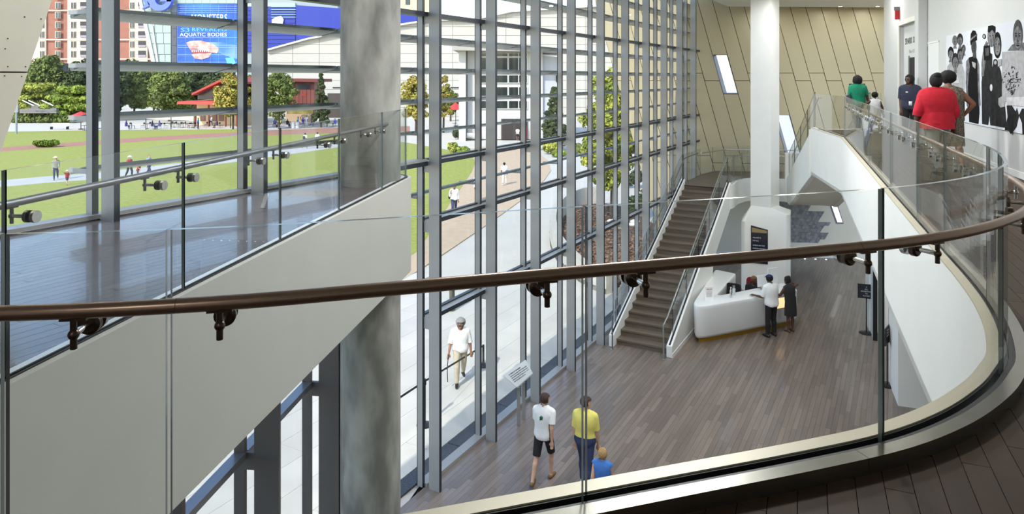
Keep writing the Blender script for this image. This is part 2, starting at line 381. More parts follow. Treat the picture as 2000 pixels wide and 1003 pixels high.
# right upper wall: plain stretch, pilaster, recessed exhibition door, end stretch
def rbox(w0, w1, e0, e1, z0, z1, mb):
    p = [rwall(w0, e0).to_2d(), rwall(w0, e1).to_2d(), rwall(w1, e1).to_2d(), rwall(w1, e0).to_2d()]; return mb.prism([tuple(q) for q in p], z0, z1)
def rw_at(px, e=0.):                          # wall position w seen at a pixel column
    a = (px-1000)/FPX; k = Vector((-.947, .3214))*e
    w = (4.14+k.x-a*k.y)/(a-.3394); return w
mb = MB(); wP0, wP1 = rw_at(1812), rw_at(1800); wD0, wD1 = rw_at(1795), rw_at(1757)
rbox(-5, wP0, -.3, 0, ZU-.5, 10.4, mb); rbox(wD1, 21.7, -.5, 0, ZU-.5, 10.4, mb)
rbox(wP0, wD1, -.5, 0, 8.95, 10.4, mb); rbox(wP0, wD1, -.6, -.09, ZU-.5, 10.4, mb)
wr = mb.build('wall_right', M_WALLR, kind='structure', label='white gallery wall behind the photo mural')
rbox(wP0, wP0+.35, 0, .2, ZU, 10.4, MB()).build('trim_3', M_WALLR, kind='structure', bevel=.02, label='white pilaster beside the exhibition doorway')
rbox(-5, wP0-.1, 0, .012, ZU, ZU+.1, MB()).build('baseboard_right', M_WHITE, kind='structure')
# exhibition doorway: frame, white panel with lettering, dark sheet for the opening
mb = MB(); rbox(wP0+.35, wD1+.02, 0, .03, 8.95, 9.07, mb); rbox(wD1-.02, wD1+.1, 0, .03, ZU, 9.07, mb)
dr = mb.build('door_1', M_WARMW, kind='structure', label='exhibition doorway with white frame and lettering')
wo0, wo1 = rw_at(1800, -.09), rw_at(1777, -.09)
rbox(wP0+.05, wo1, -.09, -.084, ZU, 8.05, MB()).build('opening', mat('unlit_room_shade', (14, 12, 14), .8), dr)  # near-black sheet on the wall; the unlit room's dark as colour
for k in range(5):
    w = wo0+.12+k*.17
    rbox(w, w+.11, -.084, -.081, 6.5+.35*(k % 3), 6.9+.33*(k % 3), MB()).build('picture', mat('dim_print%d' % (k % 3), [(70, 66, 64), (96, 48, 36), (120, 118, 114)][k % 3], .7, var=.6, scale=14), dr)
rbox(wo1, wo1+.06, -.09, -.06, ZU, 8.1, MB()).build('door_frame', mat('grey_frame', (150, 152, 156), .5), dr)
M_INK = mat('dark_ink', (60, 60, 62), .7); M_INKL = mat('pale_ink', (176, 176, 178), .7)
rdir = Vector((-.3214, -.947, 0))
text('lettering', 'SPARK OF CONVICTION', rwall(wD1-.25, -.086, 8.42), rdir, (0, 0, 1), .24, M_INK, dr, width=3.3)
text('subtitle', 'The U.S. Civil Rights Movement', rwall(wD1-.7, -.086, 8.17), rdir, (0, 0, 1), .13, M_INKL, dr, width=2.9)
# exit sign above the doorway
ex = rwall(wD1-.0, .1, 9.2); exs = MB()
ox = empty('exit_sign', ex, label='small red and grey exit sign above the exhibition doorway', cat='exit sign')
rbox(wD1-.03, wD1, .0, .12, 9.13, 9.38, MB()).build('sign_plate', mat('exit_red', (196, 40, 44), .4), ox)
rbox(wD1-.04, wD1+.01, 0, .14, 9.38, 9.48, MB()).build('mounting_box', mat('grey_plastic', (120, 120, 120), .5), ox)
# flush closet door in the wall
wc0, wc1 = rw_at(1834), rw_at(1814)
dc = rbox(wc0, wc1, 0, .01, ZU+.02, 8.3, MB()).build('door_2', mat('white_door', (226, 227, 226), .5), kind='structure', label='flush white closet door', bevel=.004)
rbox(wc1-.1, wc1-.06, .01, .05, 6.95, 7.15, MB()).build('handle', M_DKMETAL, dc)
rbox(wc0-.03, wc0, 0, .02, ZU, 8.33, MB()).build('door_frame', M_WHITE, dc); rbox(wc0-.03, wc1+.03, 0, .02, 8.3, 8.33, MB()).build('door_frame', M_WHITE, dc)
sw = rbox(rw_at(1842), rw_at(1840.5), 0, .012, 7.1, 7.2, MB()).build('light_switch', M_WHITE, label='white light switch plate beside the closet door', cat='switch')
# --- far wall: tan slanted panels with recessed joints, three slit windows; white below the landing
wf = empty('wall_far', FWp(3, 0), kind='structure', label='tan metal wall of slanted panels with dark joints')
SLP = .27; CW = .62
def colx(k, z): return -.23+CW*k+(10.5-z)*SLP
back = MB()
WIN = {0: (6.83, 8.5), 3: (4.1, 5.95), 9: (4.3, 6.25)}
for k in range(-7, 16):
    ext = k < 0
    js = [12.3, 7.72 if k % 2 == 0 else 7.4, (4.2 if k % 2 else 3.9), 2.6 if not ext else (1.4 if k % 2 else 1.7)]
    if ext: js.append(-.05)
    segs = [(js[i+1], js[i]) for i in range(len(js)-1)]
    if k in WIN:
        a, b = WIN[k]; ns = []
        for z0, z1 in segs:
            lo, hi = max(z0, a), min(z1, b)
            if lo >= hi: ns.append((z0, z1)); continue
            if z0 < lo: ns.append((z0, lo))
            if hi < z1: ns.append((hi, z1))
        segs = ns
    for z0, z1 in segs:
        g = .012
        q = [FWp(colx(k, z0)+g, z0+g), FWp(colx(k+1, z0)-g, z0+g), FWp(colx(k+1, z1)-g, z1-g), FWp(colx(k, z1)+g, z1-g)]
        MB().slab(q, (FWn*.03).to_3d()).build('panel', M_TAN, wf)
        q = [FWp(colx(k, z0), z0), FWp(colx(k+1, z0), z0), FWp(colx(k+1, z1), z1), FWp(colx(k, z1), z1)]
        back.slab(q, U*.5)
    if k in WIN:
        a, b = WIN[k]; wn = empty('window_%d' % (k//3+3), FWp(colx(k, a), a), kind='structure', label='slanted slit window in the tan panel wall')
        M_REV = mat('window_reveal', (120, 116, 140), .5)
        for q, nme in (([FWp(colx(k, a), a), FWp(colx(k, b), b), FWp(colx(k, b)+.03, b), FWp(colx(k, a)+.03, a)], 'reveal'),
                       ([FWp(colx(k+1, a)-.03, a), FWp(colx(k+1, b)-.03, b), FWp(colx(k+1, b), b), FWp(colx(k+1, a), a)], 'reveal'),
                       ([FWp(colx(k, a), a), FWp(colx(k+1, a), a), FWp(colx(k+1, a), a+.05), FWp(colx(k, a), a+.05)], 'window_sill')):
            MB().slab(q, U*.62).build(nme, M_REV, wn)
        MB().slab([q_+U*.55 for q_ in (FWp(colx(k, a), a), FWp(colx(k+1, a), a), FWp(colx(k+1, b), b), FWp(colx(k, b), b))], (FWn*-.012).to_3d()).build('pane', M_PANE, wn)
back.build('backing', M_TANJ, wf)
MB().prism([FWp(.1, 0, .07).to_2d(), FWp(9.2, 0, .07).to_2d(), FWp(9.2, 0, -.3).to_2d(), FWp(.1, 0, -.3).to_2d()], 0, 2.95).build('wall_far_lower', M_WARMW, kind='structure', label='cream wall under the landing')
MB().prism([FWp(.1, 0, .085).to_2d(), FWp(9.1, 0, .085).to_2d(), FWp(9.1, 0, .07).to_2d(), FWp(.1, 0, .07).to_2d()], 0, .14).build('baseboard_far', M_WHITE, kind='structure')
MB().prism([FWp(9.2, 0, .1).to_2d(), FWp(9.2, 0, -.3).to_2d(), Vector((19, 21)), Vector((18.6, 21))], -.1, 12.4).build('wall_far_side', M_WARMW, kind='structure')
# --- left cream panel wall (leaning edge, beside the first window bay)
def LWp(s, z, o=0.): return F(s, -.2+o, z)
wl = empty('wall_left', F(0, -.2), kind='structure', label='cream panel wall with slanted edge and dark joints')
def lx(z): return 3.47+(z-6.8)*.31
colsL = [(-8, None), ]
def lrow(k, z): return lx(z)-.62*k
mbk = MB()
for k, js in ((0, (12.4, 7.56, ZU)), (1, (12.4, 7.83, ZU)), (2, (12.4, 7.4, ZU)), (3, (12.4, ZU))):
    for i in range(len(js)-1):
        z1, z0 = js[i], js[i+1]; g = .007
        L0 = (lambda z: lrow(k+1, z)) if k < 3 else (lambda z: -8)
        MB().slab([LWp(L0(z0)+g, z0+g), LWp(lrow(k, z0)-g, z0+g), LWp(lrow(k, z1)-g, z1-g), LWp(L0(z1)+g, z1-g)], N*.03).build('panel', mat('cream_panel', (216, 213, 196), .45, var=.04, scale=1.5), wl)
mbk.slab([LWp(-8, ZU-.4), LWp(lx(ZU-.4), ZU-.4), LWp(lx(12.4), 12.4), LWp(-8, 12.4)], N*-.25)
mbk.build('backing', M_TANJ, wl)
scr = MB().lathe([(.006, 0), (.006, .004), (.003, .006)], 8)
scm = scr.mesh('screw', M_BLACK, True)
for px, py in ((48, 33), (80, 37), (15, 75), (15, 130), (50, 130), (9, 148), (42, 149), (10, 95)):
    a = (px-1000)/FPX; Y = (DF-(-.17))/(SN-a*CS); p = PD(px, py, Y)
    o = bpy.data.objects.new('screw', scm); link(o); o.location = p; o.rotation_euler = N.to_track_quat('Z', 'Y').to_euler(); parent(o, wl)
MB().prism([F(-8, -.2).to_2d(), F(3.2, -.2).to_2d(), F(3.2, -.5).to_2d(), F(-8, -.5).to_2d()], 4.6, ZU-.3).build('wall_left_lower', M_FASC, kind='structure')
# --- ground-floor right walls (recessed under the balcony)
GR0 = Vector((8.85, 16.08)); grd = Vector((.347, .938)).normalized(); grn = Vector((-grd.y, grd.x))
def grp(w, e=0.): return GR0+grd*w+grn*e
def gbox(w0, w1, e0, e1, z0, z1): return MB().prism([tuple(grp(w0, e0)), tuple(grp(w0, e1)), tuple(grp(w1, e1)), tuple(grp(w1, e0))], z0, z1)
wg = gbox(0, 1.35, -.9, 0, 0, 4.62).build('wall_lobby', M_WHITE, kind='structure', label='white wall pier beside the dark lobby doorway')
for i, z in enumerate((2.25, 2.17, 2.09, 2.01, 1.93)):
    text('caption', 'exhibition text panel', Vector((*grp(1.05, .004), z)), Vector((-grd.x, -grd.y, 0)), (0, 0, 1), .06, M_INKL, wg, width=.75)
gbox(5.0, 5.95, -.5, 0, 0, 4.62).build('wall_lobby_pier', M_WHITE, kind='structure')
gbox(4.35, 5.0, -.1, -.02, 0, 4.62).build('wall_lobby_panel', mat('cool_panel', (222, 228, 230), .45), kind='structure')
gbox(1.35, 5.0, -.0, .0001, 3.0, 4.62) if False else None
gbox(1.35, 4.4, -.25, -.02, 2.9, 4.62).build('wall_lobby_header', M_WHITE, kind='structure')
ld = gbox(1.3, 4.4, -1.6, -1.55, 0, 3.0).build('door_3', mat('unlit_lobby_shade', (30, 28, 30), .6), kind='structure', label='dark doorway into the gallery')  # set-back sheet coloured near black for the unlit gallery
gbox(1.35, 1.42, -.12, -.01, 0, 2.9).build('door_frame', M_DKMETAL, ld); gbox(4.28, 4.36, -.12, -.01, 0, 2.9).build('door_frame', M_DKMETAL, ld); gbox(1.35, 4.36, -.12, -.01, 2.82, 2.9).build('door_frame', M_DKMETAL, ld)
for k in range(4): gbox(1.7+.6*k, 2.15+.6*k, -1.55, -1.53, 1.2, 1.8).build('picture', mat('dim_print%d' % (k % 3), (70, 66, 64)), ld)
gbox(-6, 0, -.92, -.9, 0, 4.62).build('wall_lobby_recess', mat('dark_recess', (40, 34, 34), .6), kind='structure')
gbox(-9, 5.4, -3.6, -3.4, 0, 4.62).build('wall_lobby_rear', M_WARMW, kind='structure')
gbox(-6.0, -1.4, -1.2, -1.1, 0, 4.62).build('wall_lobby_front', M_WHITE, kind='structure')
# --- round concrete column at the tip of the gallery
cc = Vector((-2.065, 10.25)); mb = MB().lathe([(.432, 0), (.432, 5.9), (.432, 12.4)], 48, (cc.x, cc.y, 0))
mb.build('concrete_column', M_CONC, smooth=True, label='round raw concrete column at the end of the window gallery', cat='column')
# --- ceiling downlights: lamp housings with area lights, mostly added fill
def downlight(x, y, z, w=LAMP_W, size=.55, r=.29):
    o = empty('ceiling_downlight', (x, y, z), label='round recessed ceiling downlight of a mostly added set', cat='ceiling light', group='recessed ceiling downlights')
    MB().lathe([(r+.01, -.012), (r+.02, 0), (r+.02, .012)], 20, (x, y, z)).build('trim_ring', M_STEEL, o, smooth=True)
    MB().lathe([(r, -.016), (r, -.012)], 20, (x, y, z)).build('lens', mat('lamp_lens', (255, 244, 225), .4, emit=(255, 236, 208), estr=6.), o)
    l = bpy.data.lights.new('downlight', 'AREA'); l.shape = 'DISK'; l.size = size; l.energy = w; l.color = (.97, .985, 1.)
    lo = bpy.data.objects.new('downlight', l); link(lo); lo.location = (x, y, z-.03); parent(lo, o)
FILL_LMP = ((0.2, 6.5, 1.5), (2.0, 7.5, 1.2), (6.6, 8.5, .12), (1.8, 11., 1.9), (3.6, 12.5, 1.8), (7.0, 13., .25), (4.4, 15.5, 2.2), (7.6, 18.0, .6), (6.6, 21., .8), (10.2, 20.0, .45), (9.2, 23.5, .6), (-2., -3., .5))  # unseen lamps added to fill the hall with light
for x, y, q in FILL_LMP: downlight(x, y, 10.395, LAMP_W*q)
for x, y in ((13.2, 28.2), (14.7, 28.2), (10.5, 28.8)): downlight(x, y, 10.395, 9, .2, .07)
for s_ in (1.5, 4.6, 7.8): downlight(*F(s_, .45).to_2d(), 12.395, 70)  # added over the gallery to brighten cream wall and column
for x, y in ((10.2, 18.2), (12.8, 23.), (10.0, 15.6)): downlight(x, y, 4.6 if y < 20 else 10.395, 40)  # unseen fill lamps added under the balcony and at the far end
# ================================================================== curtain wall
FAC = empty('window_1', F(10, -.4), kind='structure', label='tall glass curtain wall with grey steel fins')
SK = [10.49+2.0*k for k in range(-4, 10)]
TR = [3.11, 4.88, 5.98, 8.71]
def facbox(s0, s1, d0, d1, z0, z1): return MB().obox(F(s0, d0, z0), U*(s1-s0), N*(d1-d0), (0, 0, z1-z0))
fin_c = {}
def fpart(nm, key, s, d, z, m, mk, par):
    if key not in fin_c: fin_c[key] = mk().mesh(nm, m)
    o = bpy.data.objects.new(nm, fin_c[key]); link(o); o.location = F(s, d, z); o.rotation_euler = (0, 0, -TH); parent(o, par); return o
# local axes of a facade piece: x = into the room, y = along the wall
for s in SK:
    lo = 0. if s > 10 else ZU-.35
    H = 12.4-lo
    fpart('fin', ('fin', lo), s, 0, lo, [M_MULL, M_MULLD], lambda: MB().box((-.235, -.03, 0), (0, .03, H)).use(1).box((-.006, -.031, 0), (.004, .031, H)), FAC)
    fpart('mullion', ('mul', lo), s-.02, 0, lo, [M_MULL, M_MULLD], lambda: MB().box((-.475, -.033, 0), (-.365, .033, H)).use(1).box((-.366, -.034, 0), (-.36, .034, H)).box((-.50, -.02, 0), (-.475, .02, H)), FAC)
    for z in TR:
        if z > lo+.3 or (z > lo and s < 10): fpart('connector', 'con', s, 0, z, M_MULL, lambda: MB().box((-.365, -.022, -.2), (-.234, .022, .0)), FAC)
edges = SK+[30.3]
for i in range(len(SK)):
    s0, s1 = edges[i], edges[i+1]; low = s0 > 10
    zs = [0.06]+TR+[12.4] if low else [5.98, 8.71, 12.4]
    for z in TR:
        if not low and z < 5.9: continue
        L_ = s1-s0
        fpart('transom', ('tr', round(L_, 2)), s0, 0, z, [M_MULL, M_MULLD], lambda: MB().box((-.47, .03, -.07), (-.26, L_-.03, 0)).use(1).box((-.5, .03, .0), (-.42, L_-.03, .03)).box((-.262, .03, -.075), (-.256, L_-.03, .004)), FAC)
    for j in range(len(zs)-1):
        z0, z1 = zs[j], zs[j+1]
        facbox(s0+.02, s1-.02, -.494, -.482, z0+.01, z1-.01).build('pane', M_PANE, FAC)
    if low: facbox(s0, s1, -.5, -.3, 0, .06).build('sill', M_MULL, FAC)
# left end bay above the gallery floor, beside the cream wall
facbox(.4, 2.49, -.494, -.482, 5.98, 12.4).build('pane', M_PANE, FAC)
facbox(.4, 10.5, -.5, -.3, ZU-.02, ZU+.05).build('sill', M_MULL, FAC)
# outdoor sunshade blades with arms
SHD = [5.29, 6.46, 7.05, 7.64, 8.24, 9.4, 10.0, 10.6]
M_SHU = mat('sunshade_ribbed', (206, 208, 206), .5, .2, scale=.1); M_SHT = mat('sunshade_edge', (92, 104, 106), .6, .1)
for z in SHD:
    for i in range(1, len(SK)):
        s0 = SK[i]+(.08-.02 if i == 1 else 0.02); s1 = edges[i+1]-.02
        if i == 1 and z < 5.9: continue
        b = MB()
        prof = [(-.62, .018), (-.62, .062), (-.98, -.01), (-1.0, -.03), (-.98, -.055)]
        A = [F(s0, d, z+h) for d, h in prof]; B = [F(s1, d, z+h) for d, h in prof]; n = len(prof)
        b.add(A+B, [(k, n+k, n+(k+1) % n, (k+1) % n) for k in range(n)]+[tuple(range(n)), tuple(range(2*n-1, n-1, -1))])
        b.m = [0, 0, 0, 0, 2, 0, 0]
        nr = 26 if i < 5 else 0
        b.use(2)
        for r in range(nr*2):
            ss = s0+(s1-s0)*(r+.25)/(nr*2)
            b.obox(F(ss, -.64, z+.008), U*((s1-s0)/(nr*4)), N*-.32+Vector((0, 0, -.06)), (0, 0, .008))
        b.build('sunshade', [M_SHT, M_SHT, M_SHU], FAC)
        MB().obox(F(SK[i], -.5, z-.02), U*.03, N*-.42, (0, 0, .05)).build('bracket', M_MULL, FAC)
# lower glazing under the gallery: a second window wall running towards the camera
W2 = empty('window_2', (-2.6, 8, 0), kind='structure', label='lower window wall with shade-toned fins under the gallery')
l0 = Vector((-2.62, 9.0)); ld_ = Vector((.12, 1)).normalized(); ln_ = Vector((ld_.y, -ld_.x))
def lw(y, e, z): p = l0+ld_*((y-9)/ld_.y)+ln_*e; return Vector((p.x, p.y, z))
M_FIN2 = mat('fin_shadowed_metal', (104, 100, 98), .5, .4)  # darker copy of the fin metal; shade put into the colour
yy = [2.4, 4.35, 6.26, 8.17, 10.08]
for i, y in enumerate(yy):
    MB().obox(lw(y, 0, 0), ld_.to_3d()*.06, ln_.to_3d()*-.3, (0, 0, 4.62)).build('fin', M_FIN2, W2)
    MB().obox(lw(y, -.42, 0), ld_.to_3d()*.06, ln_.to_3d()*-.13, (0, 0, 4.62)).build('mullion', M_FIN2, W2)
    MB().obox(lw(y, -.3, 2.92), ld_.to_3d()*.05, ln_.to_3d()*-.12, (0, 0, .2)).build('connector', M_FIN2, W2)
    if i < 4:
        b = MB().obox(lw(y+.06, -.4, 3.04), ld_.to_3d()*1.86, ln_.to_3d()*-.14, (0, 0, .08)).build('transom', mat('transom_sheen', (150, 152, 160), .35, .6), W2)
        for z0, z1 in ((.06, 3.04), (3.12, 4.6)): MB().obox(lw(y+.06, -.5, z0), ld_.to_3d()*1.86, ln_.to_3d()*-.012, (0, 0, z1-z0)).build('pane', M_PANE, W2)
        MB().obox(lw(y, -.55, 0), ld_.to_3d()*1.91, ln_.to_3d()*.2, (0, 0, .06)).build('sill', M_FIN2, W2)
# ================================================================== balustrades, stairs, landing
def arc_panel(pts, th, z0, z1, name, par, zf=None):
    """one glass sheet following a plan line; edges dark"""
    n = len(pts); a = offset2(pts, th/2); b = offset2(pts, -th/2)
    za = [(z0, z1)]*n if zf is None else [zf(i/(n-1)) for i in range(n)]
    vs = [(p.x, p.y, za[i][0]) for i, p in enumerate(a)]+[(p.x, p.y, za[i][1]) for i, p in enumerate(a)]+[(p.x, p.y, za[i][0]) for i, p in enumerate(b)]+[(p.x, p.y, za[i][1]) for i, p in enumerate(b)]
    m = MB(); f0 = []; f1 = []; f2 = []
    for i in range(n-1):
        f0 += [(i+1, i, n+i, n+i+1), (2*n+i, 2*n+i+1, 3*n+i+1, 3*n+i)]; f2 += [(n+i+1, n+i, 3*n+i, 3*n+i+1)]; f1 += [(i, i+1, 2*n+i+1, 2*n+i)]
    f1 += [(0, 2*n, 3*n, n)]; f2 += [(n-1, 2*n-1, 4*n-1, 3*n-1)]
    m.add(vs, f0+f1+f2); m.m = [0]*len(f0)+[1]*len(f1)+[2]*len(f2)
    return m.build(name, [M_GLASS, M_EDGE, M_EDGEL], par, smooth=False)
def bracket(par, p, out, rail_z, drop, m1, m2, reach, k=1.):
    """rail bracket: pin under the rail, arm to a round glass fixing; out = unit vector from glass to rail"""
    p = Vector((p.x, p.y, 0)); o = Vector((out.x, out.y, 0)); side = Vector((-o.y, o.x, 0)); zr = rail_z
    rp = p+o*reach; zj = zr-drop*.62
    b = MB().obox(rp+side*-.035*k-o*.008*k+Vector((0, 0, zr-.026)), side*.07*k, o*.016*k, (0, 0, .006))
    b.tube([rp+Vector((0, 0, zr-.02)), rp+Vector((0, 0, zr-drop))], .0095*k, 10)
    b.ball(rp+Vector((0, 0, zj)), .0155*k, 10, 8)
    br = b.build('bracket', m1, par, smooth=True)
    MB().tube([rp+Vector((0, 0, zj)), p+o*.02+Vector((0, 0, zj))], .0095*k, 10).build('arm', m2, br, smooth=True)
    MB().tube([p+o*.036*k+Vector((0, 0, zj)), p+o*.03*k+Vector((0, 0, zj)), p+o*.0102+Vector((0, 0, zj))], [.023*k, .032*k, .032*k], 18).build('disc', m1, br, smooth=True, sharp=30)
    MB().tube([p-o*.0102+Vector((0, 0, zj)), p-o*.03*k+Vector((0, 0, zj))], .032*k, 18).build('disc', m2, br, smooth=True, sharp=30)
    return br
# ---- main balcony balustrade (foreground, round the void)
BA = empty('glass_balustrade', (1.2, 2.75, ZU), label='curved frameless glass balustrade with bronze handrail round the balcony edge', cat='balustrade')
def s_at_px(px, lo=0, hi=None):               # arc length on the curve seen at a pixel column (nearest branch first)
    for i in range(1, len(GC)):
        if GCc[i] < lo: continue
        x0 = 1000+FPX*GC[i-1].x/GC[i-1].y; x1 = 1000+FPX*GC[i].x/GC[i].y
        if (x0-px)*(x1-px) <= 0 and x0 != x1: return GCc[i-1]+(px-x0)/(x1-x0)*(GCc[i]-GCc[i-1])
js = [.1, s_at_px(-420), s_at_px(10), s_at_px(330), s_at_px(1141), s_at_px(1721)]
s_turn = max(range(len(GC)), key=lambda i: GC[i].x/GC[i].y); s_turn = GCc[s_turn]
for px in (1955, 1957): pass
far = [s_turn-.28, s_turn+.5]+[s_at_px(px, s_turn+.3) for px in (1930, 1846, 1793, 1740, 1697)]+[S_CORNER-.004]
js = js+far
ends = js+[S_CORNER+.004+0, GCc[-1]]
for i in range(len(js)-1):
    arc_panel(sub(GC, GCc, js[i]+.007, js[i+1]-.007), .019, ZU+.03, 7.05, 'glass_panel', BA)
arc_panel([GCa[-1], END], .019, ZU+.03, 7.05, 'glass_panel', BA)
# steel curb with a dark glazing groove
def band(o0, o1, z0, z1, nm, m, s0=0., s1=None, pl=GC, plc=GCc, par=BA, mats=None):
    s1 = plc[-1] if s1 is None else s1
    c = sub(pl, plc, s0, s1); a = offset2(c, o0); b = offset2(c, o1); n = len(c); k = MB()
    vs = [(p.x, p.y, z0) for p in a]+[(p.x, p.y, z1) for p in a]+[(p.x, p.y, z0) for p in b]+[(p.x, p.y, z1) for p in b]; fs = []
    for i in range(n-1): fs += [(i+1, i, n+i, n+i+1), (n+i+1, n+i, 3*n+i, 3*n+i+1), (2*n+i, 2*n+i+1, 3*n+i+1, 3*n+i), (i, i+1, 2*n+i+1, 2*n+i)]
    fs += [(0, 2*n, 3*n, n), (n-1, 2*n-1, 4*n-1, 3*n-1)]
    return k.add(vs, fs).build(nm, m, par, smooth=True)
cj = [0.]+[s_at_px(1656)]+[s_turn+1.6, GCc[-1]]
for i in range(3): band(-.042, -.105, ZU-.01, ZU+.062, 'curb', M_CURB, cj[i]+.0012, cj[i+1]-.0012)
band(.022, .088, ZU+.05, ZU+.062, 'outer_cap', mat('cap_cream', (198, 190, 166), .4, .2))
band(.0215, .012, ZU+.0, ZU+.056, 'gasket', M_BLACK); band(-.012, -.0415, ZU+.0, ZU+.05, 'gasket', M_BLACK)
# handrail tube in lengths
RZ = 6.855
rail = [Vector((p.x, p.y)) for p in offset2(GCa, -.115)]; rc = cum(rail)
def rail_px(px):
    for i in range(1, len(rail)):
        x0 = 1000+FPX*rail[i-1].x/rail[i-1].y; x1 = 1000+FPX*rail[i].x/rail[i].y
        if (x0-px)*(x1-px) <= 0 and x0 != x1: return rc[i-1]+(px-x0)/(x1-x0)*(rc[i]-rc[i-1])
rj = [0., rail_px(345), rail_px(1677), rc[-1]*.5, rc[-1]-.1]
for i in range(4):
    pts = sub(rail, rc, rj[i]+.0006, rj[i+1]-.0006)
    MB().tube([Vector((p.x, p.y, RZ)) for p in pts], .0215, 16).build('handrail', M_BRONZE, BA, smooth=True, sharp=60)
bpx = [165, 430, 1046, 1232, 1664, 1788]
bs = [s_at_px(-300), s_at_px(182), s_at_px(442), s_at_px(1046), s_at_px(1231), s_at_px(1650), s_at_px(1778), s_turn-.42, s_turn-.1, s_turn+.32]
t = s_turn+.75
while t < S_CORNER-.2: bs += [t-.16, t+.16] if t > s_turn+1.2 else [t]; t += 1.05
for s in bs:
    p = at(GC, GCc, s); q = at(GC, GCc, s+.02); tt = (q-p).normalized(); out = Vector((tt.y, -tt.x))
    near = s < s_turn+.6
    bracket(BA, p, out, RZ, .105, M_BRONZD if near else M_STEEL, M_CHROME, .115, 1.)
# ---- gallery balustrade at the left
GB = empty('glass_balustrade', (GE1.x, GE1.y, ZU), label='straight glass balustrade with grey handrail along the window gallery', cat='balustrade')
gl = [p for p in gedge(-.02)]; glc = cum(gl)
def g_px(px):
    for i in range(1, len(gl)):
        if gl[i-1].y < .5: continue
        x0 = 1000+FPX*gl[i-1].x/gl[i-1].y; x1 = 1000+FPX*gl[i].x/gl[i].y
        if (x0-px)*(x1-px) <= 0 and x0 != x1:
            lo, hi = 0, 1
            for _ in range(40):
                md = (lo+hi)/2; p = gl[i-1].lerp(gl[i], md); x = 1000+FPX*p.x/p.y
                if (x-px)*(x0-px) > 0: lo = md
                else: hi = md
            return glc[i-1]+lo*(glc[i]-glc[i-1])
gj = [glc[1]-2.2, g_px(8), g_px(358), g_px(547), g_px(662), g_px(746), glc[2], glc[-1]]
for i in range(len(gj)-1): arc_panel(sub(gl, glc, gj[i]+.006, gj[i+1]-.006), .019, ZU+.03, 7.05, 'glass_panel', GB)
band(.022, .075, ZU-.01, ZU+.055, 'curb', mat('white_curb', (224, 228, 232), .3, .2), glc[1]-2.5, glc[-1], gl, glc, GB)
band(.0215, .0115, ZU, ZU+.058, 'gasket', M_BLACK, glc[1]-2.5, None, gl, glc, GB); band(-.0115, -.0215, ZU, ZU+.058, 'gasket', M_BLACK, glc[1]-2.5, None, gl, glc, GB)
gr = offset2(gl, .115)
M_GRAIL = mat('grey_rail', (120, 122, 124), .35, .6)
e = len(gl)
rp = [gr[0]]+gr[1:4]
MB().tube([Vector((p.x, p.y, RZ)) for p in (gr[0].lerp(gr[1], .6), gr[1], gr[2], gr[3], gr[5])], .0215, 16).build('handrail', M_GRAIL, GB, smooth=True, sharp=60)
for px in (70, 322, 385, 518, 565, 648, 680, 730, 757):
    s = g_px(px-8); p = at(gl, glc, s); out = Vector((-gd.y, gd.x))
    bracket(GB, p, out, RZ, .105, mat('dark_steel', (64, 62, 60), .35, .7), M_STEEL, .115)
# ---- long stair beside the windows
NR = 22; S0, S1 = 18.75, 25.75; GO = (S1-S0)/(NR-1); RI = ZL/NR
ST = empty('staircase', F(S0, 1, 0), label='long straight oak stair with white stringers beside the glass wall', cat='staircase')
shr = {}
for i in range(NR):
    s = S0+i*GO; z = (i+1)*RI
    if i < NR-1:
        if 't' not in shr: shr['t'] = MB().box((0, -.03, -.045), (1.5, GO+.03, 0)).mesh('tread', M_WOODS)
        o = bpy.data.objects.new('tread', shr['t']); link(o); o.location = F(s, .27, z); o.rotation_euler = (0, 0, -TH); parent(o, ST)
    if 'r' not in shr: shr['r'] = MB().box((0, 0, -RI), (1.5, .02, -.045)).mesh('riser', M_WOODS)
    o = bpy.data.objects.new('riser', shr['r']); link(o); o.location = F(s, .27, z); o.rotation_euler = (0, 0, -TH); parent(o, ST)
def szp(pts, d): return [F(s, d, z) for s, z in pts]
sl = ZL/(S1-S0)
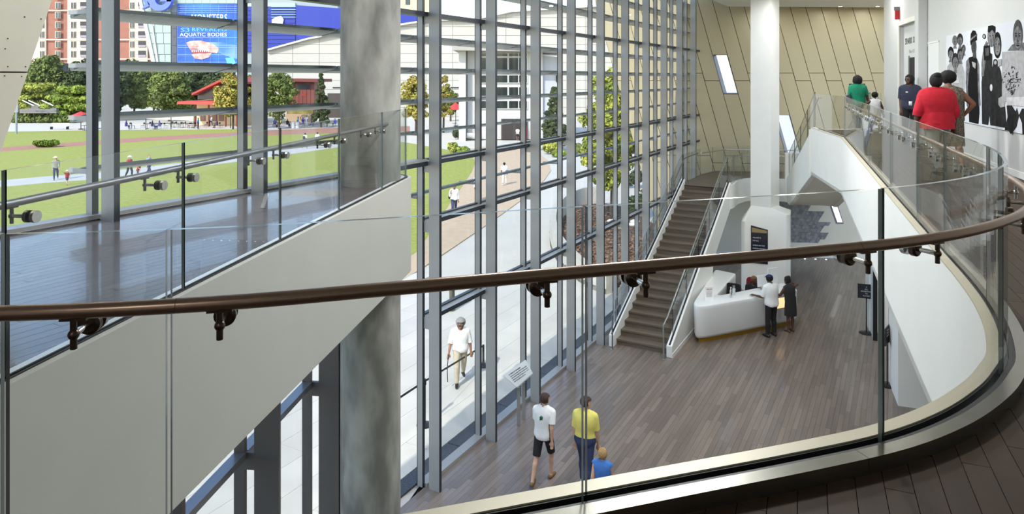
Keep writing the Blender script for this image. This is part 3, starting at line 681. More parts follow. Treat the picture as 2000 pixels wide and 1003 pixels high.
# stringers: polygon in (s, z)
top = [(S0-.25, .0), (S0-.25, .30), (S1-.05, ZL+.14)]
MB().slab(szp([(S0-.25, 0), (S0-.25, .32), (S1+.1, ZL+.2), (S1+.1, ZL-.72), (S0+1.4, 0)], .13), N*.14).build('stringer', M_WHITE, ST, bevel=.01)
MB().slab(szp([(S0-.25, 0), (S0-.25, .32), (S1+.1, ZL+.2), (S1+.1, ZL-.72), (23.2, 1.55), (22.9, 0)], 1.77), N*.16).build('stringer', M_WHITE, ST, bevel=.02)
MB().slab(szp([(S0+1.4, 0.02), (S1+.1, ZL-.7), (S1+.1, ZL-.55), (S0+1.0, 0.02)], .25), N*1.54).build('underside', M_WARMW, ST)
MB().slab(szp([(S0-.25, 0), (S0-.25, .12), (22.9, .12), (22.9, 0)], 1.93), N*.012).build('skirting', M_WHITE, ST)
for d in (.20, 1.85):
    SB = empty('stair_balustrade', F(S0, d, 0), label='glass stair balustrade with steel handrail on the %s side' % ('window' if d < 1 else 'reception desk'), cat='balustrade')
    nP = 5; a0, a1 = S0+.1, S1
    MB().slab(szp([(S0-.22, .325), (S1+.1, ZL+.205), (S1+.1, ZL+.215), (S0-.22, .335)], d-.025), N*.05).build('glazing_groove', M_BLACK, SB)
    for i in range(nP):
        b0 = a0+(a1-a0)*i/nP+.006; b1 = a0+(a1-a0)*(i+1)/nP-.006
        zz = lambda s: (s-S0)*sl
        m = MB().slab(szp([(b0, zz(b0)+.40), (b1, zz(b1)+.40), (b1, zz(b1)+1.16), (b0, zz(b0)+1.16)], d-.008), N*.016)
        m.m = [0, 0, 1, 1, 2, 1]; m.build('glass_panel', [M_GLASS, M_EDGE, M_EDGEL], SB)
    dr_ = d+(.1 if d < 1 else -.1)
    pts = [F(S0-.42, dr_, 0.02), F(S0-.42, dr_, .93), F(S0-.1, dr_, 1.02), F(S1-.1, dr_, ZL+.98), F(S1+.25, dr_, ZL+1.0)]
    if d < 1: pts += [F(27.6, dr_+.0, ZL+1.0)]
    MB().tube(pts, .021, 12).build('handrail', M_STEEL if d > 1 else mat('grey_rail', (120, 122, 124)), SB, smooth=True)
    MB().lathe([(.055, 0), (.055, .012), (.03, .02)], 16, tuple(F(S0-.42, dr_, 0))).build('base_flange', M_STEEL, SB, smooth=True)
    for i in range(7):
        s = S0+.6+i*1.05; z = (s-S0)*sl+1.02
        MB().tube([F(s, dr_, z-.02), F(s, dr_, z-.09), F(s, d, z-.09)], .008, 8).build('bracket', M_STEEL, SB, smooth=True)
# ---- landing and its parapets
b1 = F(S1, 1.95).to_2d()
LN = [F(S1, .1).to_2d(), F(S1, 1.8).to_2d(), Vector((7.9, 25.7)), Vector((8.3, 26.4)), Vector((8.98, 27.02)), Vector((9.5, 27.1)), Vector((10.45, 26.78)), Vector((11.95, 26.45)), Vector((13.0, 26.3)), FWp(5.2, 0, .12).to_2d(), FWp(.4, 0, .12).to_2d(), F(29.0, .1).to_2d()]
ld2 = MB().prism([tuple(p) for p in LN], ZL-.5, ZL-.012).build('floor_landing', M_GAP, kind='structure', label='oak floor of the stair landing')
planks(ld2, LN, F(S1, 0), TH+math.pi/2, .12, ZL, M_WOODS, lambda c: inframe(c, ZL), nmax=80, L=(1.4, 1.9))
def wallpath(pts, th, z0, z1, nm, m, **k):
    a = [Vector(p[:2]) for p in pts]; b = offset2(a, -th); return MB().prism([tuple(p) for p in a]+[tuple(p) for p in b[::-1]], z0, z1).build(nm, m, **k)
path = crom([F(S1-.12, 1.93).to_2d(), (8.05, 25.42), (8.4, 26.1), (9.0, 26.8), (9.5, 26.95), (10.4, 26.62)], 5)
path = [p.to_2d() for p in path]
wallpath(path, -.16, ZL-.75, ZL+.1, 'trim_4', M_WHITE, kind='structure', label='white curved fascia of the stair landing')
wallpath([(10.35, 26.55), (11.6, 26.3), (13.2, 26.1)], -.16, ZL-.75, ZL+1.1, 'trim_5', M_WARMW, kind='structure', label='cream parapet of the landing below the upper stair')
LB = empty('landing_balustrade', (9.0, 27, ZL), label='curved glass balustrade along the near edge of the stair landing', cat='balustrade')
pc = cum(path); pm = offset2(path, .08); pmc = cum(pm)
for i in range(4): arc_panel(sub(pm, pmc, pmc[-1]*i/4+.006, pmc[-1]*(i+1)/4-.006), .016, ZL+.1, ZL+1.1, 'glass_panel', LB)
MB().tube([Vector((p.x, p.y, ZL+.95)) for p in offset2(path, .16)], .02, 10).build('handrail', M_STEEL, LB, smooth=True)
LB2 = empty('landing_balustrade', FWp(1, ZL, .3), label='glass guard with steel rail in front of the tan panel wall', cat='balustrade')
lp = [F(S1+.1, .2).to_2d(), F(28.2, .2).to_2d(), FWp(.75, 0, .4).to_2d(), FWp(2.6, 0, .4).to_2d(), FWp(5.0, 0, .35).to_2d()]; lpc = cum(lp)
jj = [0, 1.2, 2.4, 3.4, 4.3, 5.3, 6.3, lpc[-1]]
for i in range(len(jj)-1): arc_panel(sub(lp, lpc, jj[i]+.006, jj[i+1]-.006), .016, ZL+.05, ZL+1.1, 'glass_panel', LB2)
MB().tube([Vector((p.x, p.y, ZL+.95)) for p in offset2(lp[1:], -.09)], .02, 10).build('handrail', M_STEEL, LB2, smooth=True)
for s in (3.2, 4.2, 5.2, 6.2, 7.2):
    p = at(lp, lpc, s)
    MB().tube([Vector((p.x, p.y, ZL+.86)), Vector((p.x, p.y-.09, ZL+.86)), Vector((p.x, p.y-.09, ZL+.94))], .01, 8).build('bracket', M_STEEL, LB2, smooth=True)
# ---- upper stair from the balcony down to the landing
sa, sb = Vector((9.12, 21.2)), Vector((10.42, 26.5)); sdv = (sb-sa).normalized(); snv = Vector((sdv.y, -sdv.x)); SL = (sb-sa).length
US = empty('staircase', (sa.x, sa.y, ZL), label='upper oak stair dropping away from the balcony behind the white folded wall', cat='staircase')
nr = 15; ri = (ZU-ZL)/nr; go = SL/(nr-1)
def usp(l, w, z): p = sa+sdv*l+snv*w; return Vector((p.x, p.y, z))
for i in range(nr-1):
    z = ZU-(i+1)*ri
    MB().obox(usp(i*go, .12, z-.04), sdv.to_3d()*(go+.02), snv.to_3d()*1.36, (0, 0, .04)).build('tread', M_WOODS, US)
for i in range(nr):
    z = ZU-i*ri
    MB().obox(usp(i*go-.01, .12, z-ri), sdv.to_3d()*.02, snv.to_3d()*1.36, (0, 0, ri-.005)).build('riser', M_WOODS, US)
for w, m in ((-.04, M_WHITE), (1.48, M_WARMW)):
    MB().slab([usp(-.55, w, ZU+.06), usp(-.05, w, ZU+.06), usp(SL-.1, w, ZL+.22), usp(SL+.2, w, ZL+.1), usp(SL+.2, w, ZL-.75), usp(SL-.6, w, ZL-.75), usp(0, w, ZU-1.35), usp(-.55, w, ZU-1.35)], snv.to_3d()*.16).build('stringer', m, US, bevel=.015)
MB().slab([usp(SL+.2, .12, ZL-.72), usp(SL-.6, .12, ZL-.72), usp(0, .12, ZU-1.3), usp(0, .12, ZU-1.15), usp(SL-.4, .12, ZL-.5), usp(SL+.2, .12, ZL-.5)], snv.to_3d()*1.36).build('underside', M_WARMW, US)
UB = empty('stair_balustrade', (sa.x, sa.y, ZU), label='glass balustrade of the upper stair behind the walking woman in green', cat='balustrade')
for w in (.04, 1.56):
    for i in range(4):
        a, b = SL*i/4+.01, SL*(i+1)/4-.01; za = ZU-(ZU-ZL)*a/SL; zb = ZU-(ZU-ZL)*b/SL
        m = MB().slab([usp(a, w-.008, za+.1), usp(b, w-.008, zb+.1), usp(b, w-.008, zb+1.12), usp(a, w-.008, za+1.12)], snv.to_3d()*.016); m.m = [0, 0, 1, 1, 2, 1]
        m.build('glass_panel', [M_GLASS, M_EDGE, M_EDGEL], UB)
    ww = w+(.1 if w < 1 else -.1)
    MB().tube([usp(-.5, ww, ZU+.95), usp(0, ww, ZU+.95), usp(SL, ww, ZL+.95)], .02, 10).build('handrail', M_STEEL, UB, smooth=True)
# end guard between the upper stair and the wall
EG = empty('end_guard', (11, 21.5, ZU), label='short glass guard with steel rail between upper stair and white wall', cat='balustrade')
ep = [Vector((10.68, 21.35)), rwall(21.6, .1).to_2d()]
arc_panel(ep, .016, ZU+.02, 7.05, 'glass_panel', EG)
MB().tube([Vector((10.68, 21.25, RZ)), Vector((*rwall(21.5, .1).to_2d(), RZ))], .02, 10).build('handrail', M_STEEL, EG, smooth=True)
for k in (.3, .85):
    p = ep[0].lerp(ep[1], k); MB().tube([Vector((p.x, p.y, RZ-.09)), Vector((p.x, p.y-.09, RZ-.09)), Vector((p.x, p.y-.09, RZ))], .01, 8).build('bracket', M_STEEL, EG, smooth=True)
MB().prism([(9.0, 21.0), (12.2, 21.4), (12.2, 21.7), (9.0, 21.25)], 4.62, ZU-.01).build('trim_6', M_WARMW, kind='structure')
# ---- white square column with flared base holding a screen
h = math.radians(43); cxy = PD(1494, 0, 25.2).to_2d(); ca, cb = Vector((math.cos(h), -math.sin(h))), Vector((math.sin(h), math.cos(h)))
def cp(a, b, z): p = cxy+ca*a+cb*b; return Vector((p.x, p.y, z))
hw = .37; KC = empty('white_column', (cxy.x, cxy.y, 0), label='tall white square column with flared base behind the reception desk', cat='column')
q = [cp(-hw, -hw, 0), cp(hw, -hw, 0), cp(hw, hw, 0), cp(-hw, hw, 0)]
MB().prism([tuple(p.to_2d()) for p in q], 2.6, 10.4).build('shaft', M_WHITE, KC)
# flared base: oriented towards the desk
h2 = math.radians(22); ka, kb = Vector((math.cos(h2), -math.sin(h2))), Vector((math.sin(h2), math.cos(h2)))
def kp(a, b, z): p = cxy+ka*a+kb*b; return Vector((p.x, p.y, z))
def rrect(x0, x1, y0, y1, r, n=5):
    out = []
    for cx, cy, a0 in ((x1-r, y0+r, -90), (x1-r, y1-r, 0), (x0+r, y1-r, 90), (x0+r, y0+r, 180)):
        for i in range(n+1): a = math.radians(a0+90*i/n); out.append((cx+r*math.cos(a), cy+r*math.sin(a)))
    return out
rr = rrect(-.78, .86, -.62, .5, .16); n = len(rr); mb = MB()
def slant(a): return 2.42+.12*(a+.78)+(0.16 if a > .5 else 0)
vs = [kp(a, b, 0) for a, b in rr]+[kp(a, b, slant(a)) for a, b in rr]
for a, b in rr: vs.append(cp(max(-hw, min(hw, a*.5)), max(-hw, min(hw, b*.6)), 2.95))
mb.add(vs, [(i, (i+1) % n, n+(i+1) % n, n+i) for i in range(n)]+[(n+i, n+(i+1) % n, 2*n+(i+1) % n, 2*n+i) for i in range(n)]+[tuple(range(n-1, -1, -1)), tuple(range(2*n, 3*n))])
mb.build('base', M_WHITE, KC, smooth=True, sharp=35)
sc = MB().slab([kp(-.44, -.625, 1.0), kp(.12, -.625, 1.0), kp(.12, -.625, 2.2), kp(-.44, -.625, 2.32)], kb.to_3d()*-.03).build('screen', mat('screen_black', (28, 32, 46), .25), KC)
MB().slab([kp(-.41, -.656, 2.08), kp(.09, -.656, 2.08), kp(.09, -.656, 2.17), kp(-.41, -.656, 2.25)], kb.to_3d()*-.003).build('screen_header', mat('screen_gold', (120, 104, 70), .4, emit=(120, 104, 70), estr=.3), sc)
M_SCT = mat('screen_text', (150, 156, 170), .4, emit=(150, 156, 170), estr=.5)
for i, (tx, wd) in enumerate((('WELCOME TO', .27), ('THE HALL', .2), ('ADMISSION AND TOURS', .4), ('EXHIBITIONS OPEN DAILY', .42), ('PLEASE ASK', .2))):
    text('screen_line', tx, kp(-.38, -.66, 1.88-.11*i-(.05 if i > 1 else 0)), ka.to_3d(), (0, 0, 1), .06, M_SCT, sc, width=wd)
# ================================================================== reception desk and what stands on it
def roundpoly(pts, rad, n=6):
    out = []; m = len(pts)
    for i in range(m):
        p, a, b = Vector(pts[i]), Vector(pts[i-1]), Vector(pts[(i+1) % m]); r = rad[i]
        da, db = (a-p).normalized(), (b-p).normalized(); ang = da.angle(db); t = r/math.tan(ang/2)
        if r <= 0: out.append(p); continue
        p0, p1 = p+da*t, p+db*t
        for k in range(n+1):
            u = k/n; out.append((p0*(1-u)+p*u)*(1-u)+(p*(1-u)+p1*u)*u)
    return out
DESK = [(4.95, 19.6), (8.72, 21.35), (8.52, 22.1), (6.02, 20.75), (7.4, 23.15), (6.85, 23.65)]
dp = roundpoly(DESK, [.30, .16, .08, .1, .15, .12])
def inset(poly, d):
    n = len(poly); out = []
    for i in range(n):
        a, p, b = poly[i-1], poly[i], poly[(i+1) % n]; t = (b-a).normalized(); out.append(Vector((p.x-t.y*d, p.y+t.x*d)))
    return out
DK = empty('reception_desk', (5.2, 19.8, 0), label='white angular reception desk with gold plinth', cat='desk')
rings = [(.1, .16), (.14, .05), (.22, .02), (.95, 0.), (1.04, 0.), (1.062, .012), (1.07, .03)]
mb = MB(); n = len(dp); vs = []
for z, d in rings: vs += [(p.x, p.y, z) for p in inset(dp, d)]
fs = []
for r in range(len(rings)-1):
    for i in range(n): fs.append((r*n+i, r*n+(i+1) % n, (r+1)*n+(i+1) % n, (r+1)*n+i))
mb.add(vs, fs+[tuple(range(n-1, -1, -1)), tuple(range((len(rings)-1)*n, len(rings)*n))])
mb.build('body', mat('solid_surface_white', (236, 238, 238), .35, var=.02), DK, smooth=True, sharp=50)
MB().prism([tuple(p) for p in inset(dp, .13)], 0, .1).build('plinth', mat('gold_plinth', (196, 152, 44), .35, .5), DK)
fd = (Vector(DESK[1])-Vector(DESK[0])).normalized(); fn = Vector((fd.y, -fd.x))
def dk(l, e, z): p = Vector(DESK[0])+fd*l+fn*e; return Vector((p.x, p.y, z))
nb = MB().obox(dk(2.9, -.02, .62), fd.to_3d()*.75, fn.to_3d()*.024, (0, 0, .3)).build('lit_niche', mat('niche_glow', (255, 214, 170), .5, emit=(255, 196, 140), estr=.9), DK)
for l in (2.88, 3.65): MB().obox(dk(l, -.02, .6), fd.to_3d()*.02, fn.to_3d()*.03, (0, 0, .34)).build('niche_edge', M_WHITE, nb)
# second niche glow at the desk end
ed = (Vector(DESK[2])-Vector(DESK[1])).normalized()
# things on the counter
def dpt(l, e): p = Vector(DESK[0])+fd*l-fn*e; return p
ZT = 1.07
cd = empty('notice_card', (*dpt(1.05, .3), ZT), label='small white printed notice card standing on the reception counter', cat='card')
p = dpt(1.05, .38)
c_ = MB().slab([Vector((p.x-.13, p.y-.03, ZT)), Vector((p.x+.13, p.y+.03, ZT)), Vector((p.x+.13, p.y+.06, ZT+.36)), Vector((p.x-.13, p.y, ZT+.36))], (-.006, .02, 0)).build('card', mat('paper', (246, 246, 244), .6), cd)
text('heading', 'WELCOME', Vector((p.x-.09, p.y-.018, ZT+.29)), (.97, .22, 0), (0, .09, 1), .045, mat('red_ink', (170, 60, 50), .6), cd, width=.17)
for i in range(4): text('line', 'please see our staff', Vector((p.x-.09, p.y-.022-.0, ZT+.22-.04*i)), (.97, .22, 0), (0, .09, 1), .03, M_INKL, cd, width=.16)
for l, e, tp in ((1.78, .3, 0), (2.0, .42, 1)):
    p = dpt(l, e); dsp = empty('glass_tumbler' if tp else 'bottle', (*p, ZT), label=('clear glass holder with pens' if tp else 'slim steel sanitiser bottle')+' on the reception counter', cat='holder' if tp else 'bottle')
    if tp:
        MB().lathe([(.04, 0), (.045, .2)], 14, (*p, ZT)).build('cup', mat('frosted_cup', (206, 214, 216), .2), dsp, smooth=True)
        for k in range(4): MB().tube([(p.x+.01*k-.015, p.y, ZT+.1), (p.x+.02*k-.03, p.y+.01, ZT+.29)], .005, 6).build('pen', mat('pen_grey', (170, 176, 180), .4), dsp)
    else:
        MB().lathe([(.035, 0), (.038, .02), (.036, .2), (.02, .24), (.02, .27), (.03, .3)], 14, (*p, ZT)).build('bottle_body', M_CHROME, dsp, smooth=True)
# two monitors behind the counter
for l, e, hh, lab in ((3.22, .5, .34, 'white-backed monitor between the man and the woman at the desk'), (3.66, .52, .5, 'tall white monitor behind the woman in the black dress')):
    p = dpt(l, e); mo = empty('monitor', (*p, ZT), label=lab, cat='monitor'); w = .17
    MB().slab([Vector((p.x-w, p.y-.06, ZT+.08)), Vector((p.x+w, p.y+.06, ZT+.08)), Vector((p.x+w, p.y+.1, ZT+.08+hh)), Vector((p.x-w, p.y-.02, ZT+.08+hh))], (-.012, .03, 0)).build('case', mat('monitor_white', (232, 234, 236), .4), mo, bevel=.005)
    MB().tube([(p.x, p.y+.01, ZT), (p.x, p.y+.03, ZT+.12)], .018, 10).build('stand', M_STEEL, mo)
    MB().lathe([(.09, 0), (.09, .01)], 16, (p.x, p.y, ZT)).build('foot', M_STEEL, mo)
ph = dpt(3.25, .12); MB().box((ph.x-.09, ph.y-.04, ZT), (ph.x+.09, ph.y+.04, ZT+.012)).build('clipboard', M_DKMETAL, label='dark clipboard lying at the counter edge beside the woman in black', cat='clipboard', bevel=.003)
def office_chair(loc, rz, label, m):
    o = empty('office_chair', loc, rz, label, 'chair'); o['_w'] = 0
    def part(nm, b, mm, **k):
        x = bpy.data.objects.new(nm, b.mesh(nm, mm, True)); link(x); x.parent = o; return x
    part('seat', MB().prism(rrect(-.24, .24, -.23, .23, .07), .44, .52), m)
    bk = MB(); pr = rrect(-.23, .23, 0, .52, .1)
    bk.slab([Vector((a, -.24-.08*(b/.52), .58+b)) for a, b in pr], (0, -.05, 0)); part('backrest', bk, m)
    part('back_bar', MB().tube([(0, -.1, .42), (0, -.3, .5), (0, -.31, .7)], .02, 8), M_DKMETAL)
    part('gas_post', MB().tube([(0, 0, .08), (0, 0, .44)], .025, 10), M_DKMETAL)
    for k in range(5):
        a = 2*math.pi*k/5; part('leg', MB().tube([(0, 0, .1), (.28*math.cos(a), .28*math.sin(a), .06)], [.022, .015], 8), M_DKMETAL)
        part('caster', MB().ball((.28*math.cos(a), .28*math.sin(a), .03), .03, 8, 6), M_BLACK)
    for s in (-1, 1): part('armrest', MB().tube([(s*.27, .15, .66), (s*.27, -.15, .66), (s*.25, -.15, .5)], .02, 8), M_DKMETAL)
    return o
office_chair((6.75, 21.62, 0), math.radians(150), 'empty black office chair inside the reception desk', mat('black_fabric', (22, 22, 24), .9))
office_chair((7.62, 22.25, 0), math.radians(152), 'office chair with red back under the seated receptionist', mat('red_fabric', (120, 24, 34), .9))
# ================================================================== sign stands
def sign_stand(loc, rz, label, lines, w=.46, hgt=.42):
    o = empty('sign_stand', loc, rz, label, 'sign'); o['_w'] = 0
    def part(nm, b, mm, par=o):
        x = bpy.data.objects.new(nm, b.mesh(nm, mm, True)); link(x); x.parent = par; return x
    part('base', MB().lathe([(.2, 0), (.2, .015), (.18, .025), (.02, .03)], 28), M_DKMETAL)
    part('pole', MB().tube([(0, 0, .02), (0, 0, 1.3)], .016, 10), M_DKMETAL)
    pl = part('plate', MB().box((-w/2, -.012, 1.02), (w/2, .012, 1.02+hgt)), mat('sign_navy', (24, 30, 38), .45))
    for i, tx in enumerate(lines):
        t = text('sign_line', tx, (0, 0, 0), (1, 0, 0), (0, 0, 1), .05, mat('sign_white', (226, 228, 230), .5), pl, align='CENTER')
        t.matrix_parent_inverse = Matrix(); t.location = (0, -.0145, 1.02+hgt-.1-.065*i)
    return o
g = G(1692, 650); sign_stand((g.x, g.y, 0), math.radians(-20), 'black notice on a pole stand by the white lobby pier', ['2', 'ALL', 'EXHIBITIONS', 'TO', 'FLOORS'])
g = G(1733, 752); sign_stand((g.x, g.y, 0), math.radians(50), 'black notice on a pole stand turned sideways before the dark doorway', ['STAFF', 'ONLY', 'BEYOND'])
gs = rwall(19.9, 1.0, ZU); sign_stand((gs.x, gs.y, ZU), math.radians(-25), 'black notice on a stand beside the dark-shirted attendant upstairs', ['NO', 'PHOTOS'], .42, .36)
# interpretive lectern by the windows
lp_ = [G(1013, 830), G(1023, 818)]
LE = empty('reading_rail', lp_[0], label='tilted grey text panel on two steel posts beside the windows', cat='information panel')
for p in lp_: MB().obox(p+Vector((-.035, -.02, 0)), (.07, .0, 0), (0, .03, 0), (0, 0, .82)).build('post', M_MULL, LE)
Yb = lp_[0].y+.1; c = [PD(1010, 757, Yb-.25), PD(1041, 729, Yb-.05), PD(1027, 703, Yb+.3), PD(983, 733, Yb+.1)]
pln = MB().slab(c, ((c[1]-c[0]).cross(c[3]-c[0]).normalized()*.02)).build('panel', mat('panel_grey', (196, 198, 194), .5), LE)
rt = (c[2]-c[3]).normalized(); upv = (c[3]-c[0]); upv = (upv-rt*upv.dot(rt)).normalized(); nn = rt.cross(upv)
for i, (tx, wd) in enumerate((('A TIME OF CHANGE', .3), ('stories of courage told by the people', .42), ('who lived through the movement and', .42), ('whose voices still shape our world', .42), ('visit the galleries above', .3))):
    text('panel_text', tx, c[3]+rt*.1+upv*(-.11-.055*i)+nn*.024, rt, upv, .05, M_INK if i < 1 else mat('mid_ink', (110, 110, 110), .7), pln, width=wd)
MB().tube([c[0]+nn*.004, c[1]+nn*.004], .012, 6).build('edge_strip', M_STEEL, LE)
# row of small floor lights along the rear wall
for i in range(11):
    t = 4.0+i*.42; p = FWp(t, .004, .35)
    o = empty('floor_light', p, label='tiny round floor light, %s from the column, along the rear wall' % 'first second third fourth fifth sixth seventh eighth ninth tenth eleventh'.split()[i], cat='floor light', group='floor lights along the rear wall')
    MB().lathe([(.035, 0), (.035, .006)], 12, p).build('lens', mat('lamp_lens', (255, 244, 225)), o); MB().lathe([(.05, -.004), (.05, .003)], 12, p).build('ring', M_STEEL, o)
# grey patchwork of triangular felt tiles on the rear wall
TP = empty('tile_mural', FWp(3.5, .6, .02), label='grey mosaic of triangular wall tiles on the rear lobby wall', cat='wall panel')
tri = .17; hgt = tri*.866; rg = random.Random(3)
mts = [mat('felt_%d' % i, c, .9, var=.08, scale=30) for i, c in enumerate(((150, 153, 158), (138, 141, 148), (162, 165, 169), (128, 132, 139)))]
cnt = 0
for r in range(12):
    z0 = .62+r*hgt; tmax = 4.55+.18*((r*7) % 3)-(.0 if r < 7 else .13*(r-6)); tmin = 2.9+.0*r
    k = 0; t = tmin-(tri/2 if r % 2 else 0)
    while t < tmax:
        for up in (0, 1):
            a = [(t, z0), (t+tri, z0), (t+tri/2, z0+hgt)] if up == 0 else [(t+tri/2, z0+hgt), (t+tri, z0), (t+tri*1.5, z0+hgt)]
            cx = sum(q[0] for q in a)/3; cz = sum(q[1] for q in a)/3
            a = [(cx+(q[0]-cx)*.95, cz+(q[1]-cz)*.95) for q in a]
            MB().slab([FWp(q[0], q[1], .07) for q in a], (FWn*(.02+.012*rg.random())).to_3d()).build('tile', mts[rg.choice((0, 0, 1, 2, 3))], TP); cnt += 1
        t += tri
# slit window beside the mosaic
w5 = empty('window_8', FWp(5.2, 1.2), kind='structure', label='slim slanted window beside the grey mosaic')
q = [(5.0, 2.45), (5.32, 2.45), (5.62, 1.45), (5.32, 1.45)]
MB().slab([FWp(a, z, .07) for a, z in q], (FWn*.02).to_3d()).build('reveal', mat('window_reveal', (120, 116, 140)), w5)
MB().slab([FWp(a+.05 if i in (0, 3) else a-.05, z+(.06 if i > 1 else 0), .09) for i, (a, z) in enumerate(q)], (FWn*.006).to_3d()).build('pane', mat('glowing_pane', (240, 240, 232), .3, emit=(244, 246, 240), estr=.9), w5)  # pane on the solid wall glows; daylight put into its emission
# ================================================================== outdoors
def gpoly(pts, z=0.): return [tuple(G(x, y).to_2d()) for x, y in pts]
M_GRD = mat('plaza_paving', (200, 195, 182), .85, var=.06, scale=.6)
M_SLAB = mat('concrete_slab', (202, 198, 188), .85, var=.07, scale=1.2, rnd=.04)
M_LAWN = mat('lawn_grass', (158, 160, 72), .95, rgb2=(134, 142, 58), scale=3.5, bump=.4, detail=9)
M_PATH = mat('grey_path', (186, 184, 178), .9, var=.08, scale=.8)
M_RED = mat('red_brick_path', (172, 122, 104), .9, var=.15, scale=1.5)
M_TANP = mat('tan_paver', (196, 172, 142), .9, var=.1, scale=2.2)
M_MULCH = mat('bark_mulch', (112, 86, 66), .95, rgb2=(66, 48, 36), scale=9, bump=.8, detail=8)
out0 = MB().prism([(-400, -60), (400, -60), (400, 500), (-400, 500)], -.6, -.32)
out0 = None
gd_ = MB().prism([F(-80, -.52).to_2d(), F(31, -.52).to_2d(), Vector((30, 30.5)), Vector((150, 30.5)), Vector((300, 420)), Vector((-300, 420)), Vector((-160, -30))], -.4, -.06).build('ground', M_GRD, kind='structure', label='pale paved ground outside')
MB().prism([F(-80, -.52).to_2d(), F(10.6, -.52).to_2d(), Vector((-3.15, 8)), Vector((-3.9, 2)), Vector((-4.6, -4.8)), Vector((-60, -30))], -.4, -.0602).build('ground_forecourt', M_GRD, kind='structure')
# concrete slabs with real joints, along the facade
pv = empty('pavement', F(14, -6), kind='structure', label='concrete slab pavement along the glass wall')
for i in range(12):
    d0 = -.9-i*.75; off = (i % 2)*1.3
    for j in range(16):
        s0 = -4+j*2.6+off
        if i > 6 and s0 > 20: continue
        c = F(s0+1.3, d0-.37)
        if c.y < 1: continue
        facbox(s0+.006, s0+2.594, d0-.744, d0, -.06, -.02).build('slab', M_SLAB, pv)
gr_ = empty('drain_grate', F(18, -.7), label='dark drain grating strip along the foot of the glass wall', cat='drain grate')
for j in range(11): facbox(8+j*2.0+.01, 10+j*2.0-.01, -.88, -.56, -.05, -.015).build('grate_section', mat('grate_metal', (92, 96, 104), .6, .4, scale=60, rgb2=(40, 42, 48), detail=1), gr_)
def gplate(nm, pts, m, z0, z1, label=None): return MB().prism(gpoly(pts), z0, z1).build(nm, m, kind='structure', label=label)
tanp = [(660, 620), (815, 528), (870, 492), (962, 430), (1015, 392), (1062, 352), (1076, 332), (1070, 312), (1048, 296), (1000, 285), (955, 284), (905, 292), (860, 300), (800, 330), (700, 400)]
gplate('path_tan', tanp, M_TANP, -.058, -.012, 'tan paver path curving between lawn and plaza')
lawn = [(-900, 251), (-500, 256), (0, 257), (180, 254), (480, 252), (660, 261), (800, 279), (868, 291), (905, 298), (924, 307), (928, 318), (922, 334), (905, 360), (880, 395), (850, 440), (815, 490), (740, 540), (450, 600), (-600, 640), (-1500, 500)]
gplate('lawn', lawn, M_LAWN, -.058, -.005, 'sunlit mown lawn')
def strip(nm, top, wpx, m, z, label):
    a = [(x, y) for x, y in top]; b = [(x, y+wpx(x)) for x, y in top][::-1]; return gplate(nm, a+b, m, -.05, z, label)
strip('path_grey', [(-300, 386), (0, 352), (90, 344), (180, 338), (300, 324), (475, 303), (560, 291), (660, 277), (760, 268)], lambda x: 13-x*.004, M_PATH, -.001, 'grey footpath across the lawn')
strip('path_red', [(-300, 306), (0, 288), (180, 275), (300, 267), (475, 257), (530, 254), (660, 249), (800, 246)], lambda x: 7.5 if x < 520 else 10, M_RED, .001, 'red brick path across the lawn')
# ---- foliage
def leafmat(nm, c, c2): return mat(nm, c, .7, rgb2=c2, scale=1.2, rnd=.35, spec=.2)
def leaves(rg, clumps, per, size, flat=.0):
    vs = np.zeros((len(clumps)*per*4, 3)); k = 0; fs = []
    for c, r in clumps:
        for _ in range(per):
            while True:
                d = Vector((rg.uniform(-1, 1), rg.uniform(-1, 1), rg.uniform(-1, 1)))
                if .2 < d.length < 1: break
            d = d.normalized()*(d.length**.4); p = c+Vector((d.x*r[0], d.y*r[1], d.z*r[2]))
            nrm = (d+Vector((rg.uniform(-.8, .8), rg.uniform(-.8, .8), rg.uniform(-.3, 1.0)))).normalized()
            a = nrm.orthogonal().normalized(); b = nrm.cross(a); th = rg.uniform(0, 6.28)
            a, b = a*math.cos(th)+b*math.sin(th), b*math.cos(th)-a*math.sin(th); s = size*rg.uniform(.6, 1.3)
            vs[k] = p-a*s*.5; vs[k+1] = p+b*s*.34; vs[k+2] = p+a*s*.6; vs[k+3] = p-b*s*.34; fs.append((k, k+1, k+2, k+3)); k += 4
    return [tuple(v) for v in vs], fs
